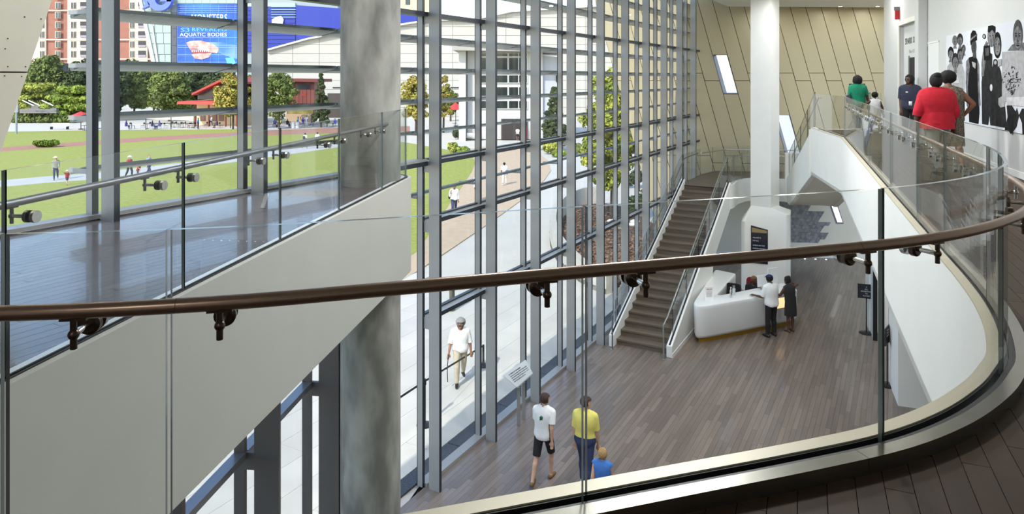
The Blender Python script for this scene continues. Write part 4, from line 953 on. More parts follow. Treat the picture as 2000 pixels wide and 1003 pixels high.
def tree(nm, label, base, height, rx, m, seed, kind='round', n=46, per=70, leaf=.42, trunk=.14, clear=.22, group=None, tm=None):
    rg = random.Random(seed); o = empty(nm, base, label=label, cat='tree', group=group); b = Vector(base); cl = []
    top = height; z0 = height*clear
    for i in range(n):
        if kind == 'cone':
            h = rg.random()**1.25; rr = rx*(1-h)*.95+.12; a = rg.uniform(0, 6.28); q = math.sqrt(rg.random()); c = Vector((math.cos(a)*rr*q, math.sin(a)*rr*q, z0+(top-z0)*h))
            s = rx*.3*(1-h*.6)
        elif kind == 'tiered':
            h = (i % 4)/4; rr = rx*(1-.35*h); a = rg.uniform(0, 6.28); q = math.sqrt(rg.random()); c = Vector((math.cos(a)*rr*q, math.sin(a)*rr*q, z0+(top-z0)*(h+.1+.1*rg.random()))); s = rx*.27
        else:
            while True:
                d = Vector((rg.uniform(-1, 1), rg.uniform(-1, 1), rg.uniform(-1, 1)))
                if d.length < 1: break
            d *= .8; sh = 1-.35*max(0, d.z); c = Vector((d.x*rx*sh, d.y*rx*sh, z0+(top-z0)*(.5+.5*d.z))); s = rx*rg.uniform(.2, .34)
        cl.append((b+c, (s, s, s*(.45 if kind == 'tiered' else .75))))
    v, f = leaves(rg, cl, per, leaf); cb = MB(); cb.add(v, f)
    cb.build('crown', m, o); M_BARK = tm or mat('bark', (92, 78, 64), .9, rgb2=(58, 48, 40), scale=8)
    tb = MB().tube([b, b+Vector((.03*height*.2, 0, height*.3)), b+Vector((0, .05, height*.75))], [trunk, trunk*.8, trunk*.25], 8)
    tr = tb.build('trunk', M_BARK, o, smooth=True)
    for c, r in cl[:7]:
        st = b+Vector((0, 0, height*rg.uniform(.2, .45))); MB().tube([st, st.lerp(c, .5)+Vector((0, 0, -.1)), c], [trunk*.4, trunk*.25, trunk*.08], 6).build('branch', M_BARK, tr, smooth=True)
    return o
L1 = leafmat('leaf_bright', (146, 158, 62), (108, 128, 50)); L2 = leafmat('leaf_mid', (120, 132, 66), (88, 102, 54)); L3 = leafmat('leaf_dark', (82, 94, 56), (58, 70, 44))
L4 = leafmat('leaf_autumn', (172, 148, 74), (142, 146, 62)); L5 = leafmat('leaf_yellow', (166, 166, 70), (134, 142, 60))
def tree_px(nm, label, px, ybase, ytop, wpx, m, seed, **k):
    b = G(px, ybase); h = (ybase-ytop)*b.y/FPX; rx = wpx/2*b.y/FPX; return tree(nm, label, (b.x, b.y, -.05), h, rx, m, seed, **k)
tg = 'trees beyond the lawn'
for a in ((300, 221, 143, 104, L1, 'bright green spreading maple beside the red roofed pavilion', 'round', 90, 150, .34),
          (455, 252, 128, 76, L4, 'orange and yellow autumn tree in front of the pavilion gable', 'round', 60, 120, .32),
          (545, 251, 124, 74, L2, 'mid green tree beside the brown kiosk', 'round', 70, 140, .32),
          (627, 248, 141, 36, L3, 'dark pointed conifer beside the brown kiosk', 'cone', 80, 100, .3),
          (812, 262, 128, 66, L4, 'yellowing plaza tree right of the concrete column', 'round', 60, 110, .3),
          (866, 258, 132, 44, L4, 'thin autumn tree beside the white hall corner', 'round', 44, 90, .28),
          (880, 236, 168, 40, L2, 'round green tree behind the red parasol', 'round', 40, 90, .32),
          (1082, 292, 170, 56, L3, 'dark glossy magnolia beside the glass entrance block', 'cone', 110, 110, .26)):
    tree_px('tree', a[5], a[0], a[1], a[2], a[3], a[4], hash(a[5]) % 1000 if False else a[0], kind=a[6], n=a[7], per=a[8], leaf=a[9], group=tg, trunk=.16, clear=.1)
for k, (px, yb, yt, w, m, lab, kd) in enumerate(((60, 236, 162, 90, L5, 'yellow green flat-topped tree at the cream wall edge', 'tiered'), (135, 236, 168, 96, L1, 'low wide yellow green tree above the clipped hedge', 'tiered'),
          (95, 230, 100, 90, L2, 'tall olive tree below the brick apartments', 'round'), (160, 230, 104, 80, L3, 'dark tree left of the first window fin', 'round'), (10, 230, 130, 70, L2, 'olive tree hidden behind the cream wall', 'round'),
          (262, 232, 104, 70, L2, 'olive tree right of the first window fin', 'round'), (330, 236, 108, 84, L2, 'leafy tree below the glass corner of the blue building', 'round'), (395, 231, 112, 80, L3, 'dark tree below the shark banner', 'round'),
          (215, 235, 106, 80, L3, 'dark tree behind the first window fin', 'round'), (440, 236, 124, 60, L3, 'dark tree behind the pavilion roof', 'round'), (360, 235, 168, 50, L2, 'small bushy tree left of the red canopy', 'round'), (490, 236, 140, 50, L2, 'green tree behind the second window fin', 'round'))):
    tree_px('tree', lab, px, yb, yt, w, m, 100+k, kind=kd, n=90, per=150, leaf=.5, clear=.06, group=tg, trunk=.2)
# near garden tree with airy yellow green crown
nb_ = G(1193, 440); tree('garden_tree', 'tall airy yellow green tree in the mulch bed outside the glass', (nb_.x, nb_.y, 0), 8.8, 1.75, leafmat('leaf_garden', (172, 174, 62), (122, 140, 52)), 5, n=120, per=150, leaf=.19, trunk=.07, clear=.12)
nb_ = G(1248, 372); tree('garden_tree', 'second garden tree in front of the tan wing wall', (nb_.x, nb_.y, 0), 9.2, 1.45, leafmat('leaf_garden2', (160, 164, 62), (112, 128, 50)), 6, n=80, per=130, leaf=.22, trunk=.07, clear=.3)
def bush(nm, label, px, py, w, h, m, seed, n=10, per=110, leaf=.12, cat='shrub', z=0., group=None, dz=1.):
    b = G(px, py); s = b.y/FPX; rg = random.Random(seed); rx = w*s/2; hh = h*s; cl = []
    o = empty(nm, (b.x, b.y, z), label=label, cat=cat, group=group)
    for i in range(n):
        a = rg.uniform(0, 6.28); q = rg.random()**.5
        cl.append((Vector((b.x+math.cos(a)*rx*q*.7, b.y+math.sin(a)*rx*q*.7*dz, z+hh*rg.uniform(.35, .72))), (rx*.38+.05, rx*.38*dz+.05, hh*.32)))
    v, f = leaves(rg, cl, per, leaf); c = MB(); c.add(v, f); c.build('foliage', m, o)
    MB().tube([(b.x, b.y, z), (b.x, b.y, z+hh*.5)], .03, 6).build('stem', mat('bark', (92, 78, 64)), o)
    return o
bush('round_shrub', 'low rounded boxwood clump alone on the lawn', 91, 287, 48, 14, leafmat('leaf_box', (104, 122, 34), (76, 96, 28)), 1, 26, 120, .2, dz=.5)
for k, (px, py, w, h, m, lab) in enumerate(((1243, 366, 40, 34, L3, 'dark round shrub by the far end of the mulch bed'), (1246, 424, 46, 48, L1, 'bright leafy shrub beside the planter wall in the mulch bed'), (1262, 400, 34, 36, L5, 'yellowish shrub near the tan wing wall'),
        (1080, 300, 40, 26, L5, 'feathery ornamental grass clump in the round bed'), (1092, 305, 30, 12, L1, 'low green shrub beside the ornamental grass'),
        (884, 299, 22, 22, L5, 'small yellow green shrub at the lawn tip'), (905, 300, 24, 14, L1, 'low green shrub at the lawn tip'), (893, 271, 20, 17, L3, 'clipped dark hedge bush beside the white hall'), (1130, 300, 30, 20, L2, 'shrub mass behind the garden tree'))):
    bush('shrub', lab, px, py, w, h, m, 40+k, 12, 110, .16 if py > 350 else .26)
for k, (x0, x1, y, h, lab) in enumerate(((22, 150, 239, 14, 'long clipped hedge behind the white bench'), (30, 170, 228, 14, 'second clipped hedge under the yellow green trees'), (600, 650, 228, 14, 'clipped hedge beside the brown kiosk'))):
    a, b = G(x0, y), G(x1, y); rg = random.Random(k); s = a.y/FPX; o = empty('hedge', a.lerp(b, .5), label=lab, cat='hedge'); cl = []
    for i in range(26): p = a.lerp(b, (i+.5)/26); cl.append((p+Vector((0, rg.uniform(-.5, .5), h*s*.5)), ((b-a).length/40, 1.0, h*s*.5)))
    v, f = leaves(rg, cl, 110, .4); c = MB(); c.add(v, f); c.build('foliage', L2, o)
# ---- planter with curved concrete wall and mulch
pw = [G(1178, 402).to_2d(), G(1140, 404).to_2d(), G(1108, 418).to_2d(), G(1088, 440).to_2d(), G(1080, 468).to_2d(), G(1090, 500).to_2d(), G(1112, 526).to_2d(), G(1150, 556).to_2d(), G(1190, 572).to_2d()]
pw = [p.to_2d() for p in crom(pw, 4)]
PL = empty('planter_wall', (pw[16].x, pw[16].y, 0), label='curved low concrete planter wall round the mulch bed', cat='planter')
nseg = len(pw); oo = offset2(pw, .15); ii = offset2(pw, -.15)
hts = [1.15-.5*max(0, (i/(nseg-1)-.35))/.65 for i in range(nseg)]
vs = [(p.x, p.y, -.05) for p in oo]+[(p.x, p.y, h) for p, h in zip(oo, hts)]+[(p.x, p.y, -.05) for p in ii]+[(p.x, p.y, h) for p, h in zip(ii, hts)]; fs = []
n = nseg
for i in range(n-1): fs += [(i+1, i, n+i, n+i+1), (n+i+1, n+i, 3*n+i, 3*n+i+1), (2*n+i, 2*n+i+1, 3*n+i+1, 3*n+i)]
fs += [(0, 2*n, 3*n, n), (n-1, 2*n-1, 4*n-1, 3*n-1)]
mb = MB(); mb.add(vs, fs); mb.build('wall_body', mat('planter_concrete', (196, 192, 180), .85, var=.12, scale=2, bump=.1), PL, smooth=True)
MB().prism([tuple(p) for p in ii]+[tuple(F(24.0, -1.6).to_2d()), tuple(F(30.0, -1.2).to_2d()), (7.6, 32.5), (6.5, 40)], -.04, .16).build('mulch_bed', M_MULCH, kind='structure', label='brown bark mulch bed')
rg = random.Random(5)
bc = MB()                               # loose bark pieces
for k in range(5000):
    u_, v_ = rg.random(), rg.random(); p = ii[int(u_*(len(ii)-1))].to_3d().lerp(F(24+6*rg.random(), -1.8), v_*.95); s_ = rg.uniform(.03, .08); a = rg.uniform(0, 6.28); d_ = Vector((math.cos(a)*s_, math.sin(a)*s_, rg.uniform(-.01, .03))); e_ = Vector((-d_.y*.4, d_.x*.4, rg.uniform(0, .02)))
    c_ = Vector((p.x, p.y, .185)); bc.add([c_-d_-e_, c_+d_-e_, c_+d_+e_, c_-d_+e_], [(0, 1, 2, 3)])
bc.build('bark_chips', mat('bark_chip', (136, 104, 80), .9, rnd=.5), kind='stuff', label='loose bark chips covering the mulch bed', cat='mulch')
for k, (px, py) in enumerate(((1195, 440), (1206, 443), (1214, 452), (1200, 452), (1240, 441), (1236, 447))):
    p = G(px, py); m_ = MB().ball((p.x, p.y, .22), .22, 8, 6, (1.2, .9, .55)); m_.build('boulder', mat('white_stone', (226, 224, 218), .8, var=.15, scale=5), label='small white stone in the mulch bed, %s of six from the left' % 'first third fourth second sixth fifth'.split()[k], cat='stone', group='white stones in the mulch bed', smooth=True)
pb = MB()
for k in range(500):
    t = rg.random(); p = G(1142+70*t, 548+10*rg.random()); r = .05*rg.uniform(.6, 1.5); pb.ball((p.x, p.y, -.01+r*.3), r, 5, 4, (1, 1, .6))
pb.build('gravel', mat('pebbles', (190, 188, 182), .8, rnd=.3), kind='stuff', label='pale pebble strip at the edge of the mulch bed', cat='gravel')
# ---- buildings
def card_box(nm, pts, Y, depth, m, par=None, **k): return MB().slab([PD(x, y, Y) for x, y in pts], (0, depth, 0)).build(nm, m, par, **k)
def pane_px(x0, x1, y0, y1, Y, nm, par, m, th=.12): return MB().slab([PD(x0, y1, Y), PD(x1, y1, Y), PD(x1, y0, Y), PD(x0, y0, Y)], (0, -th, 0)).build(nm, m, par)
# white exhibition hall with panel courses
M_HALL = mat('hall_panel', (182, 178, 168), .7, var=.03, rnd=.03); YH = 135.
HB = empty('exhibition_hall', PD(800, 255, YH), label='long white panelled exhibition hall beyond the lawn', cat='building')
roof = [(520, 98), (600, 76), (664, 64), (790, 47), (835, 40), (900, 38), (930, 37), (1000, 22), (1175, 11), (1300, 8)]
def roofy(x):
    for (a, b), (c, d) in zip(roof, roof[1:]):
        if a <= x <= c: return b+(d-b)*(x-a)/(c-a)
card_box('wall_core', roof+[(1300, 262), (520, 262)], YH, 18, mat('hall_core', (140, 136, 126), .8), HB)
xs = list(range(520, 1301, 52)); row = [262-17.5*i for i in range(16)]
for i in range(len(xs)-1):
    x0, x1 = xs[i]+.35, xs[i+1]-.35
    for j in range(15):
        yb, yt = row[j]-.35, row[j+1]+.35
        r0, r1 = roofy(x0)+1.5, roofy(x1)+1.5
        if yb < min(r0, r1)+2: continue
        q = [(x0, yb), (x1, yb), (x1, max(yt, r1)), (x0, max(yt, r0))]
        if max(yt, r1) > yb or max(yt, r0) > yb: q = [(x0, yb), (x1, yb), (x1, min(yb, max(yt, r1))), (x0, min(yb, max(yt, r0)))]
        MB().slab([PD(a, b, YH) for a, b in q], (0, -.12, 0)).build('panel', M_HALL, HB)
MB().slab([PD(x, y-2.2, YH-1) for x, y in roof]+[PD(x, y+1.2, YH-1) for x, y in roof[::-1]], (0, 19, 0)).build('roof_edge', mat('roof_white', (200, 198, 194), .6), HB)
for a, b, y in ((650, 670, 172), (880, 902, 172)): pane_px(a, b, y-2, y, YH-.12, 'soffit_line', HB, M_DKMETAL)
pane_px(640, 668, 182, 232, YH-.12, 'dark_entrance', HB, mat('hall_dark', (70, 62, 56), .7))
# glazed entrance block with white frame
YB = 86.; EB = empty('entrance_block', PD(980, 272, YB), label='white entrance block with tall framed windows and dark doorway', cat='building')
M_BLK = mat('block_white', (188, 186, 181), .6); M_GREY = mat('block_grey', (176, 178, 182), .7)
card_box('wall_core', [(898, 98), (1060, 98), (1060, 272), (898, 272)], YB, 9, M_BLK, EB)
card_box('side_wall', [(1060, 108), (1098, 112), (1098, 275), (1060, 274)], YB+.6, 6, M_GREY, EB)
pane_px(898, 911, 100, 276, YB, 'pier', EB, M_BLK, 1.5)
card_box('roof', [(884, 91), (1102, 96), (1102, 101), (884, 98)], YB-3, 14, mat('roof_grey', (160, 156, 148), .6), EB)
M_WGL = mat('dark_window', (42, 50, 48), .12, var=.5, scale=.3)
for y0, y1 in ((104, 110), (113, 140), (147, 161), (170, 187), (197, 211)):
    for x0, x1 in ((940, 963), (965, 991), (994, 1012), (1014, 1029)):
        w = pane_px(x0-1.1, x1+1.1, y0-1, y1+1, YB-.0, 'window', EB, mat('white_frame', (240, 240, 236), .5), .25)
        pane_px(x0, x1, y0, y1, YB-.26, 'pane', w, M_WGL, .05)
dwy = pane_px(979, 1030, 232, 272, YB-.1, 'doorway', EB, mat('doorway_dark', (48, 40, 38), .7), .2)
pane_px(1023, 1029, 247, 272, YB-.4, 'vending_machine', EB, mat('red_machine', (178, 40, 40), .5, var=.4, scale=1), .3)
pane_px(1086, 1091, 146, 160, YB+.5, 'slit_window', EB, M_WGL, .1); pane_px(911.5, 912.8, 100, 272, YB-.02, 'pier_joint', EB, M_TANJ, .05)
# aquarium building with the printed banner
YA = 172.; AQ = empty('aquarium_building', PD(420, 130, YA), label='blue and glass building with a giant shark banner', cat='building')
M_AQG = mat('green_glass', (160, 176, 170), .25, var=.1, scale=.05, rnd=.05)
card_box('wall_core', [(262, -40), (660, -40), (660, 225), (330, 225), (298, 120)], YA+.6, 40, mat('aq_core', (150, 160, 160), .7), AQ)
for j in range(8):
    y0, y1 = -40+21*j, -40+21*(j+1)-1; xa = 265+(y1+40)*.215
    for k in range(3):
        x0, x1 = xa+(335-xa)*k/3+.4, xa+(335-xa)*(k+1)/3-.4; pane_px(x0, x1, y0, y1, YA+.6, 'glass_panel', AQ, M_AQG, .3)
MB().slab([PD(262, -40, YA), PD(268, -40, YA), PD(304, 125, YA), PD(296, 125, YA)], (0, .8, 0)).build('white_fin', M_BLK, AQ)
MB().slab([PD(296, 50, YA), PD(298.5, 50, YA), PD(310, 125, YA), PD(306, 125, YA)], (0, .5, 0)).build('white_fin', M_BLK, AQ)
for j in range(7): pane_px(336, 346, 24+16.5*j, 39+16.5*j, YA+.6, 'dark_window', AQ, mat('aq_dark', (74, 76, 88), .3), .3)
for x0 in range(347, 475, 16): pane_px(x0+.2, x0+15.8, -40, 7, YA+.6, 'upper_panel', AQ, M_AQG, .3)
pane_px(347, 475, 8, 130, YA+.6, 'banner', AQ, mat('banner_blue', (20, 72, 168), .5, rgb2=(44, 124, 204), scale=.09, detail=3), .4)
M_CY = mat('cyan_ink', (96, 200, 232), .6); M_BW = mat('banner_white', (246, 246, 250), .6, emit=(246, 246, 250), estr=.0)
ex_ = (1, 0, 0); uz = (0, 0, 1); yb_ = YA+.15; su = YA/FPX
def btext(b, x, y, hpx, wpx, m): return text('banner_text', b, PD(x, y, yb_), ex_, uz, hpx*su*1.38, m, AQ, width=wpx*su, ext=.01)
btext('MONSTERS', 373, 42, 15, 70, M_BW); btext('SEA', 351, 42, 13, 20, M_CY); btext('REVEALED', 374, 61, 7, 68, M_CY); btext('AQUATIC BODIES', 351, 71, 7.5, 92, M_BW); btext('S', 352, 62, 8, 8, M_CY); btext('3', 361, 62, 8, 8, M_CY)
def bpoly(pts, m, z=0., nm='banner_shape'): return MB().slab([PD(x, y, yb_-z) for x, y in pts], (0, -.02, 0)).build(nm, m, AQ)
M_SH = mat('shark_pale', (226, 196, 180), .6, rgb2=(178, 116, 100), scale=.5); M_SHB = mat('shark_blue', (70, 120, 170), .6, rgb2=(120, 160, 190), scale=.2)
bpoly([(405, 82), (430, 82), (455, 87), (475, 96), (475, 118), (450, 112), (430, 104), (410, 100)], M_SHB)
bpoly([(462, 85), (468, 76), (472, 76), (471, 90)], M_SHB)
bpoly([(364, 83), (372, 80), (392, 79), (408, 83), (420, 88), (428, 96), (424, 104), (410, 102), (398, 98), (384, 97), (372, 98), (367, 90)], M_SH, .05)
bpoly([(374, 106), (388, 104), (402, 104), (414, 103), (408, 112), (394, 116), (380, 114)], M_SH, .05)
bpoly([(373, 99), (384, 98), (398, 99), (412, 103), (402, 105), (388, 105), (375, 105)], mat('mouth_red', (150, 60, 56), .6), .04)
for k in range(9): bpoly([(374+4*k, 98.2), (377.2+4*k, 98.4), (375.6+4*k, 102.2)], M_BW, .08, 'tooth')
bpoly([(440, 113), (456, 112), (462, 128), (446, 128)], M_CY, .04)
for y in (12, 16.5, 20.5, 24.5, 73.5, 88, 92, 106, 109, 121): pane_px(347, 475, y, y+.6, YA+.12, 'sill_line', AQ, mat('aq_line', (150, 186, 230), .5), .05)
for x in range(347, 476, 16): pane_px(x, x+.3, 8, 130, YA+.12, 'vertical_line', AQ, mat('aq_line', (206, 218, 236)), .04)
M_BLUE = mat('blue_cladding', (24, 46, 150), .45, var=.05, scale=.03)
card_box('blue_wall', [(578, 10), (840, 29), (840, 100), (578, 100)], YA-1, 30, M_BLUE, AQ)
for j in range(12): pane_px(476, 578, 6+8*j, 13.2+8*j, YA+.6, 'blue_course', AQ, M_BLUE if j > 0 else M_AQG, .5)
for j in range(5): pane_px(530, 578, 13+5*j, 14+5*j, YA-.05, 'louvre', AQ, mat('aq_line', (206, 218, 236)), .1)
bpoly([(531, 50), (531, 38), (540, 33), (549, 31), (554, 38), (551, 52)], M_BW, .5)
# fish-shaped letter sign
LG = empty('letter_sign', PD(305, 0, YA-2), label='big blue fish-shaped letter G sign on the glass building', cat='sign')
M_LG = mat('logo_blue', (96, 118, 228), .4)
outer = [(311+24*math.cos(math.radians(a)), -2+23*math.sin(math.radians(a))) for a in range(0, 330, 12)]
inner = [(314+12*math.cos(math.radians(a)), -3+13*math.sin(math.radians(a))) for a in range(0, 330, 12)]
gq = MB(); nq = len(outer); yl = YA-2
for i in range(nq-1): gq.slab([PD(*outer[i], yl), PD(*outer[i+1], yl), PD(*inner[i+1], yl), PD(*inner[i], yl)], (0, 1.2, 0))
gq.slab([PD(335, -4, yl), PD(335, 3, yl), PD(312, 3, yl), PD(314, -4, yl)], (0, 1.2, 0)); gq.build('letter', M_LG, LG)
MB().slab([PD(x, y, yl) for x, y in ((293, 10), (288, 2), (276, -3), (283, 7), (277, 18), (288, 13))], (0, 1.2, 0)).build('tail', M_LG, LG)
# brick apartments, cream tower behind
M_BRK = mat('brick_red', (158, 106, 88), .85, var=.15, scale=.6); M_STN = mat('cream_stone', (200, 186, 166), .8); YR = 215.
BR = empty('apartment_block', PD(180, 120, YR), label='red brick apartment block with cream stone bands', cat='building')
card_box('wall_core', [(20, -60), (300, -60), (300, 150), (20, 150)], YR, 30, M_BRK, BR)
for x0, x1 in ((66, 92), (134, 180), (255, 290)): pane_px(x0, x1, -60, 140, YR, 'stone_bay', BR, M_STN, .6)
for j in range(8):
    y = -34+19*j
    if j in (2, 5, 7): pane_px(20, 300, y+15, y+17.5, YR-.6, 'stone_band', BR, M_STN, .1)
    for x0, x1 in ((78, 86), (109, 118), (139, 148), (254, 262)):
        w = pane_px(x0-1, x1+1, y, y+13, YR-.62, 'window', BR, M_STN, .15); pane_px(x0, x1, y+.8, y+12.4, YR-.78, 'pane', w, mat('apt_glass', (70, 78, 86), .15, var=.5, scale=.2), .05); pane_px((x0+x1)/2-.3, (x0+x1)/2+.3, y+.8, y+12.4, YR-.84, 'glazing_bar', w, M_STN, .05)
    for x0, x1 in ((157, 178), (270, 285)):
        w = pane_px(x0, x1, y, y+12, YR-.62, 'balcony_recess', BR, mat('apt_dark', (52, 50, 54), .5), .1); pane_px(x0, x1, y+8, y+12, YR-.75, 'railing', w, mat('rail_lilac', (150, 140, 150), .5), .1)
TW = empty('cream_tower', PD(600, 20, 240.), label='cream tower with small windows behind the blue wall', cat='building')
card_box('wall_core', [(545, -60), (850, -60), (850, 120), (545, 120)], 240., 20, mat('cream_wall', (228, 206, 160), .8), TW)
for x in range(552, 850, 24):
    for y in (-16, -1): pane_px(x, x+9, y, y+10, 240., 'window', TW, mat('apt_glass', (70, 78, 86)), .2)
# red-roofed pavilion and brown kiosk
YP = 110.; PV = empty('pavilion', PD(420, 250, YP), label='cafe pavilion with red sloping roof and red canopy', cat='pavilion')
M_RRF = mat('red_roof', (168, 64, 52), .6); M_PVW = mat('pavilion_cream', (224, 204, 160), .8)
card_box('wall_core', [(384, 196), (480, 196), (480, 247), (384, 247)], YP+4, 10, M_PVW, PV)
card_box('gable_glass', [(386, 194), (386, 186), (440, 157), (478, 160), (478, 194)], YP+4, .5, mat('gable_dark', (70, 78, 84), .2), PV)
MB().slab([PD(374, 186, YP+2), PD(374, 182, YP+2), PD(440, 150, YP+2), PD(482, 160, YP+2), PD(482, 164, YP+2), PD(440, 155, YP+2)], (0, 12, 0)).build('roof', M_RRF, PV)
card_box('canopy', [(346, 198), (346, 203), (428, 205), (482, 203), (482, 198)], YP-1, 5, mat('red_canopy', (206, 76, 66), .6), PV)
for x in (381, 407, 440, 462): MB().slab([PD(x-1, 247, YP), PD(x+1, 247, YP), PD(x+1, 204, YP), PD(x-1, 204, YP)], (0, .3, 0)).build('post', mat('post_red', (120, 50, 42), .6), PV)
for x in (392, 415, 428): pane_px(x, x+9, 214, 236, YP+4, 'window', PV, mat('pav_win', (150, 110, 90), .4, var=.4, scale=.6), .2)
YK = 113.; KI = empty('kiosk', PD(590, 235, YK), label='brown metal clad kiosk with flat overhanging roof', cat='kiosk')
M_KB = mat('kiosk_brown', (122, 66, 56), .6, var=.1, scale=.5)
card_box('wall_core', [(560, 158), (614, 160), (614, 228), (560, 228)], YK, 6, M_KB, KI)
card_box('roof', [(548, 153), (620, 154), (620, 160), (548, 159)], YK-1.5, 9, mat('kiosk_roof', (108, 48, 42), .6), KI)
for k in range(7): pane_px(562+7.5*k, 569+7.5*k, 162, 202, YK, 'cladding_board', KI, M_KB, .12)
pane_px(578, 604, 165, 173, YK-.12, 'window', KI, mat('apt_glass', (70, 78, 86)), .1); pane_px(562, 612, 208, 222, YK, 'service_window', KI, mat('kiosk_win', (150, 140, 80), .3, var=.6, scale=.7), .15); pane_px(590, 598, 182, 188, YK-.12, 'plaque', KI, mat('plaque_red', (140, 52, 40), .6), .05)
pane_px(560, 614, 222, 238, YK-.3, 'counter_wall', KI, mat('stone_tan', (176, 150, 120), .8), .4)
card_box('retaining_wall', [(270, 219), (350, 219), (380, 226), (380, 236), (270, 231)], 116., 1.5, mat('retaining_stone', (214, 200, 172), .8), label='low curved stone retaining wall behind the cafe tables', cat='wall')
st = empty('outdoor_steps', PD(70, 215, 118.), label='concrete outdoor steps with white handrails under the trees', cat='steps')
for k in range(6): card_box('step', [(38, 221-2.6*k), (110, 221-2.6*k), (110, 218.4-2.6*k), (38, 218.4-2.6*k)], 118.+k*.7, .7, mat('step_grey', (128, 124, 120), .9, var=.0, rnd=.1), st)
for x in (44, 56, 82): MB().tube([PD(x, 196, 117.), PD(x+22, 206, 116.7)], .09, 6).build('handrail', mat('rail_white', (236, 236, 236), .5), st)

card_box('parking_deck', [(30, 124), (84, 122), (84, 222), (30, 222)], 150., 12, mat('deck_grey', (96, 96, 98), .8), label='dark parking deck edge between the trees', cat='building')
# ================================================================== outdoor furniture
def gset(px, py): p = G(px, py); return Vector((p.x, p.y, -.02))
M_WIRE = mat('wire_black', (44, 42, 42), .5, .4); M_PALE = mat('pale_metal', (196, 196, 194), .5, .3)
def cafe_chair(px, py, rz, label):
    o = empty('cafe_chair', gset(px, py), rz, label, 'chair', 'cafe chairs on the plaza'); o['_w'] = 0
    def part(nm, b):
        x = bpy.data.objects.new(nm, CC[nm] if nm in CC else CC.setdefault(nm, b().mesh(nm, M_WIRE))); link(x); x.parent = o
    part('seat', lambda: MB().box((-.22, -.22, .43), (.22, .22, .46)))
    part('backrest', lambda: MB().box((-.22, -.24, .62), (.22, -.22, .86)))
    for i, (a, b) in enumerate(((-.2, -.2), (.2, -.2), (-.2, .2), (.2, .2))): 
        nm = 'leg'
        x = bpy.data.objects.new(nm, CC.setdefault('leg%d' % i, MB().tube([(a, b, 0), (a, b, .86 if b < 0 else .44)], .018, 6).mesh(nm, M_WIRE))); link(x); x.parent = o
CC = {}
ORD = 'first second third fourth fifth sixth seventh eighth ninth tenth eleventh twelfth thirteenth fourteenth'.split()
def cafe_table(px, py, label):
    b = gset(px, py); o = empty('cafe_table', b, 0, label, 'table', 'cafe tables on the plaza')
    MB().lathe([(.4, .7), (.4, .73)], 18, b).build('table_top', M_WIRE, o); MB().tube([b, b+Vector((0, 0, .7))], .035, 8).build('post', M_WIRE, o); MB().lathe([(.25, 0), (.25, .03)], 14, b).build('foot', M_WIRE, o)
for i, (px, py, lab) in enumerate(((288, 251, 'cafe table left of the two seated people'), (302, 251.5, 'cafe table between the two seated people'), (340, 248, 'first empty cafe table right of the seated pair'), (358, 248.5, 'second empty cafe table right of the seated pair'), (376, 249, 'cafe table left of the standing man in blue'), (418, 249, 'cafe table beside the seated group'), (612, 244, 'pale cafe table right of the kiosk'), (655, 245, 'cafe table beside the concrete column'))):
    cafe_table(px, py, lab)
for i, (px, py, a) in enumerate(((279, 250, 90), (296, 249, -90), (312, 251, 90), (324, 250.5, -90), (334, 247.5, 90), (347, 248, -90), (352, 249, 80), (365, 248, -80), (370, 250, 60), (384, 249.5, -90), (402, 248.5, 90), (432, 249.5, -90), (252, 250, 90), (260, 251, -70))):
    cafe_chair(px, py, math.radians(a), 'black wire cafe chair, %s from the left on the plaza' % ORD[sorted([279, 296, 312, 324, 334, 347, 352, 365, 370, 384, 402, 432, 252, 260]).index(px)])
def parasol_pole(px, py, top, label):
    b = gset(px, py); h = (py-top)*b.y/FPX; MB().tube([b, b+Vector((0, 0, h))], .06, 8).build('lamp_pole', M_WIRE, label=label, cat='pole')
for px, py, t, lab in ((285, 253, 222, 'thin dark pole left of the seated pair on the plaza'), (334, 252, 224, 'thin dark pole right of the seated pair'), (379, 250, 226, 'thin pole beside the standing man in blue'), (639, 247, 212, 'pale pole near the conifer'), (450, 250, 222, 'dark pole below the autumn tree')): parasol_pole(px, py, t, lab)
def parasol(px, py, ytop, wpx, label):
    b = gset(px, py); s = b.y/FPX; h = (py-ytop)*s; r = wpx/2*s; o = empty('parasol', b, 0, label, 'parasol')
    vs = [b+Vector((r*math.cos(math.pi*k/4), r*math.sin(math.pi*k/4), h*.72)) for k in range(8)]+[b+Vector((0, 0, h))]
    c = MB(); c.add(vs, [(k, (k+1) % 8, 8) for k in range(8)]); co = c.build('canopy', mat('parasol_red', (206, 62, 58), .7), o); sd_ = co.modifiers.new('thick', 'SOLIDIFY'); sd_.thickness = .04
    MB().tube([b, b+Vector((0, 0, h*.98))], .05, 8).build('pole', M_WIRE, o); MB().lathe([(.35, 0), (.35, .08)], 14, b).build('foot', M_WIRE, o)
parasol(890, 246, 200, 40, 'red parasol behind the autumn tree near the white hall'); parasol(158, 252, 217, 46, 'red parasol peeking left of the first window fin')
cafe_table(888, 249, 'table under the red parasol'); cafe_table(165, 254, 'table under the left red parasol')
def bench(px, py, w, h, m, label, back=True):
    b = gset(px, py); s = b.y/FPX; W_ = w*s; o = empty('bench', b, 0, label, 'bench')
    for k in range(4): MB().box((b.x-W_/2, b.y-.25+.13*k, b.z+.42), (b.x+W_/2, b.y-.14+.13*k, b.z+.46)).build('slat', m, o)
    if back:
        for k in range(3): MB().box((b.x-W_/2, b.y+.27, b.z+.55+.13*k), (b.x+W_/2, b.y+.3, b.z+.65+.13*k)).build('back_slat', m, o)
    for sgn in (-1, 1): MB().box((b.x+sgn*W_*.46-.04, b.y-.25, b.z), (b.x+sgn*W_*.46+.04, b.y+.3, b.z+.42)).build('leg', M_WIRE, o)
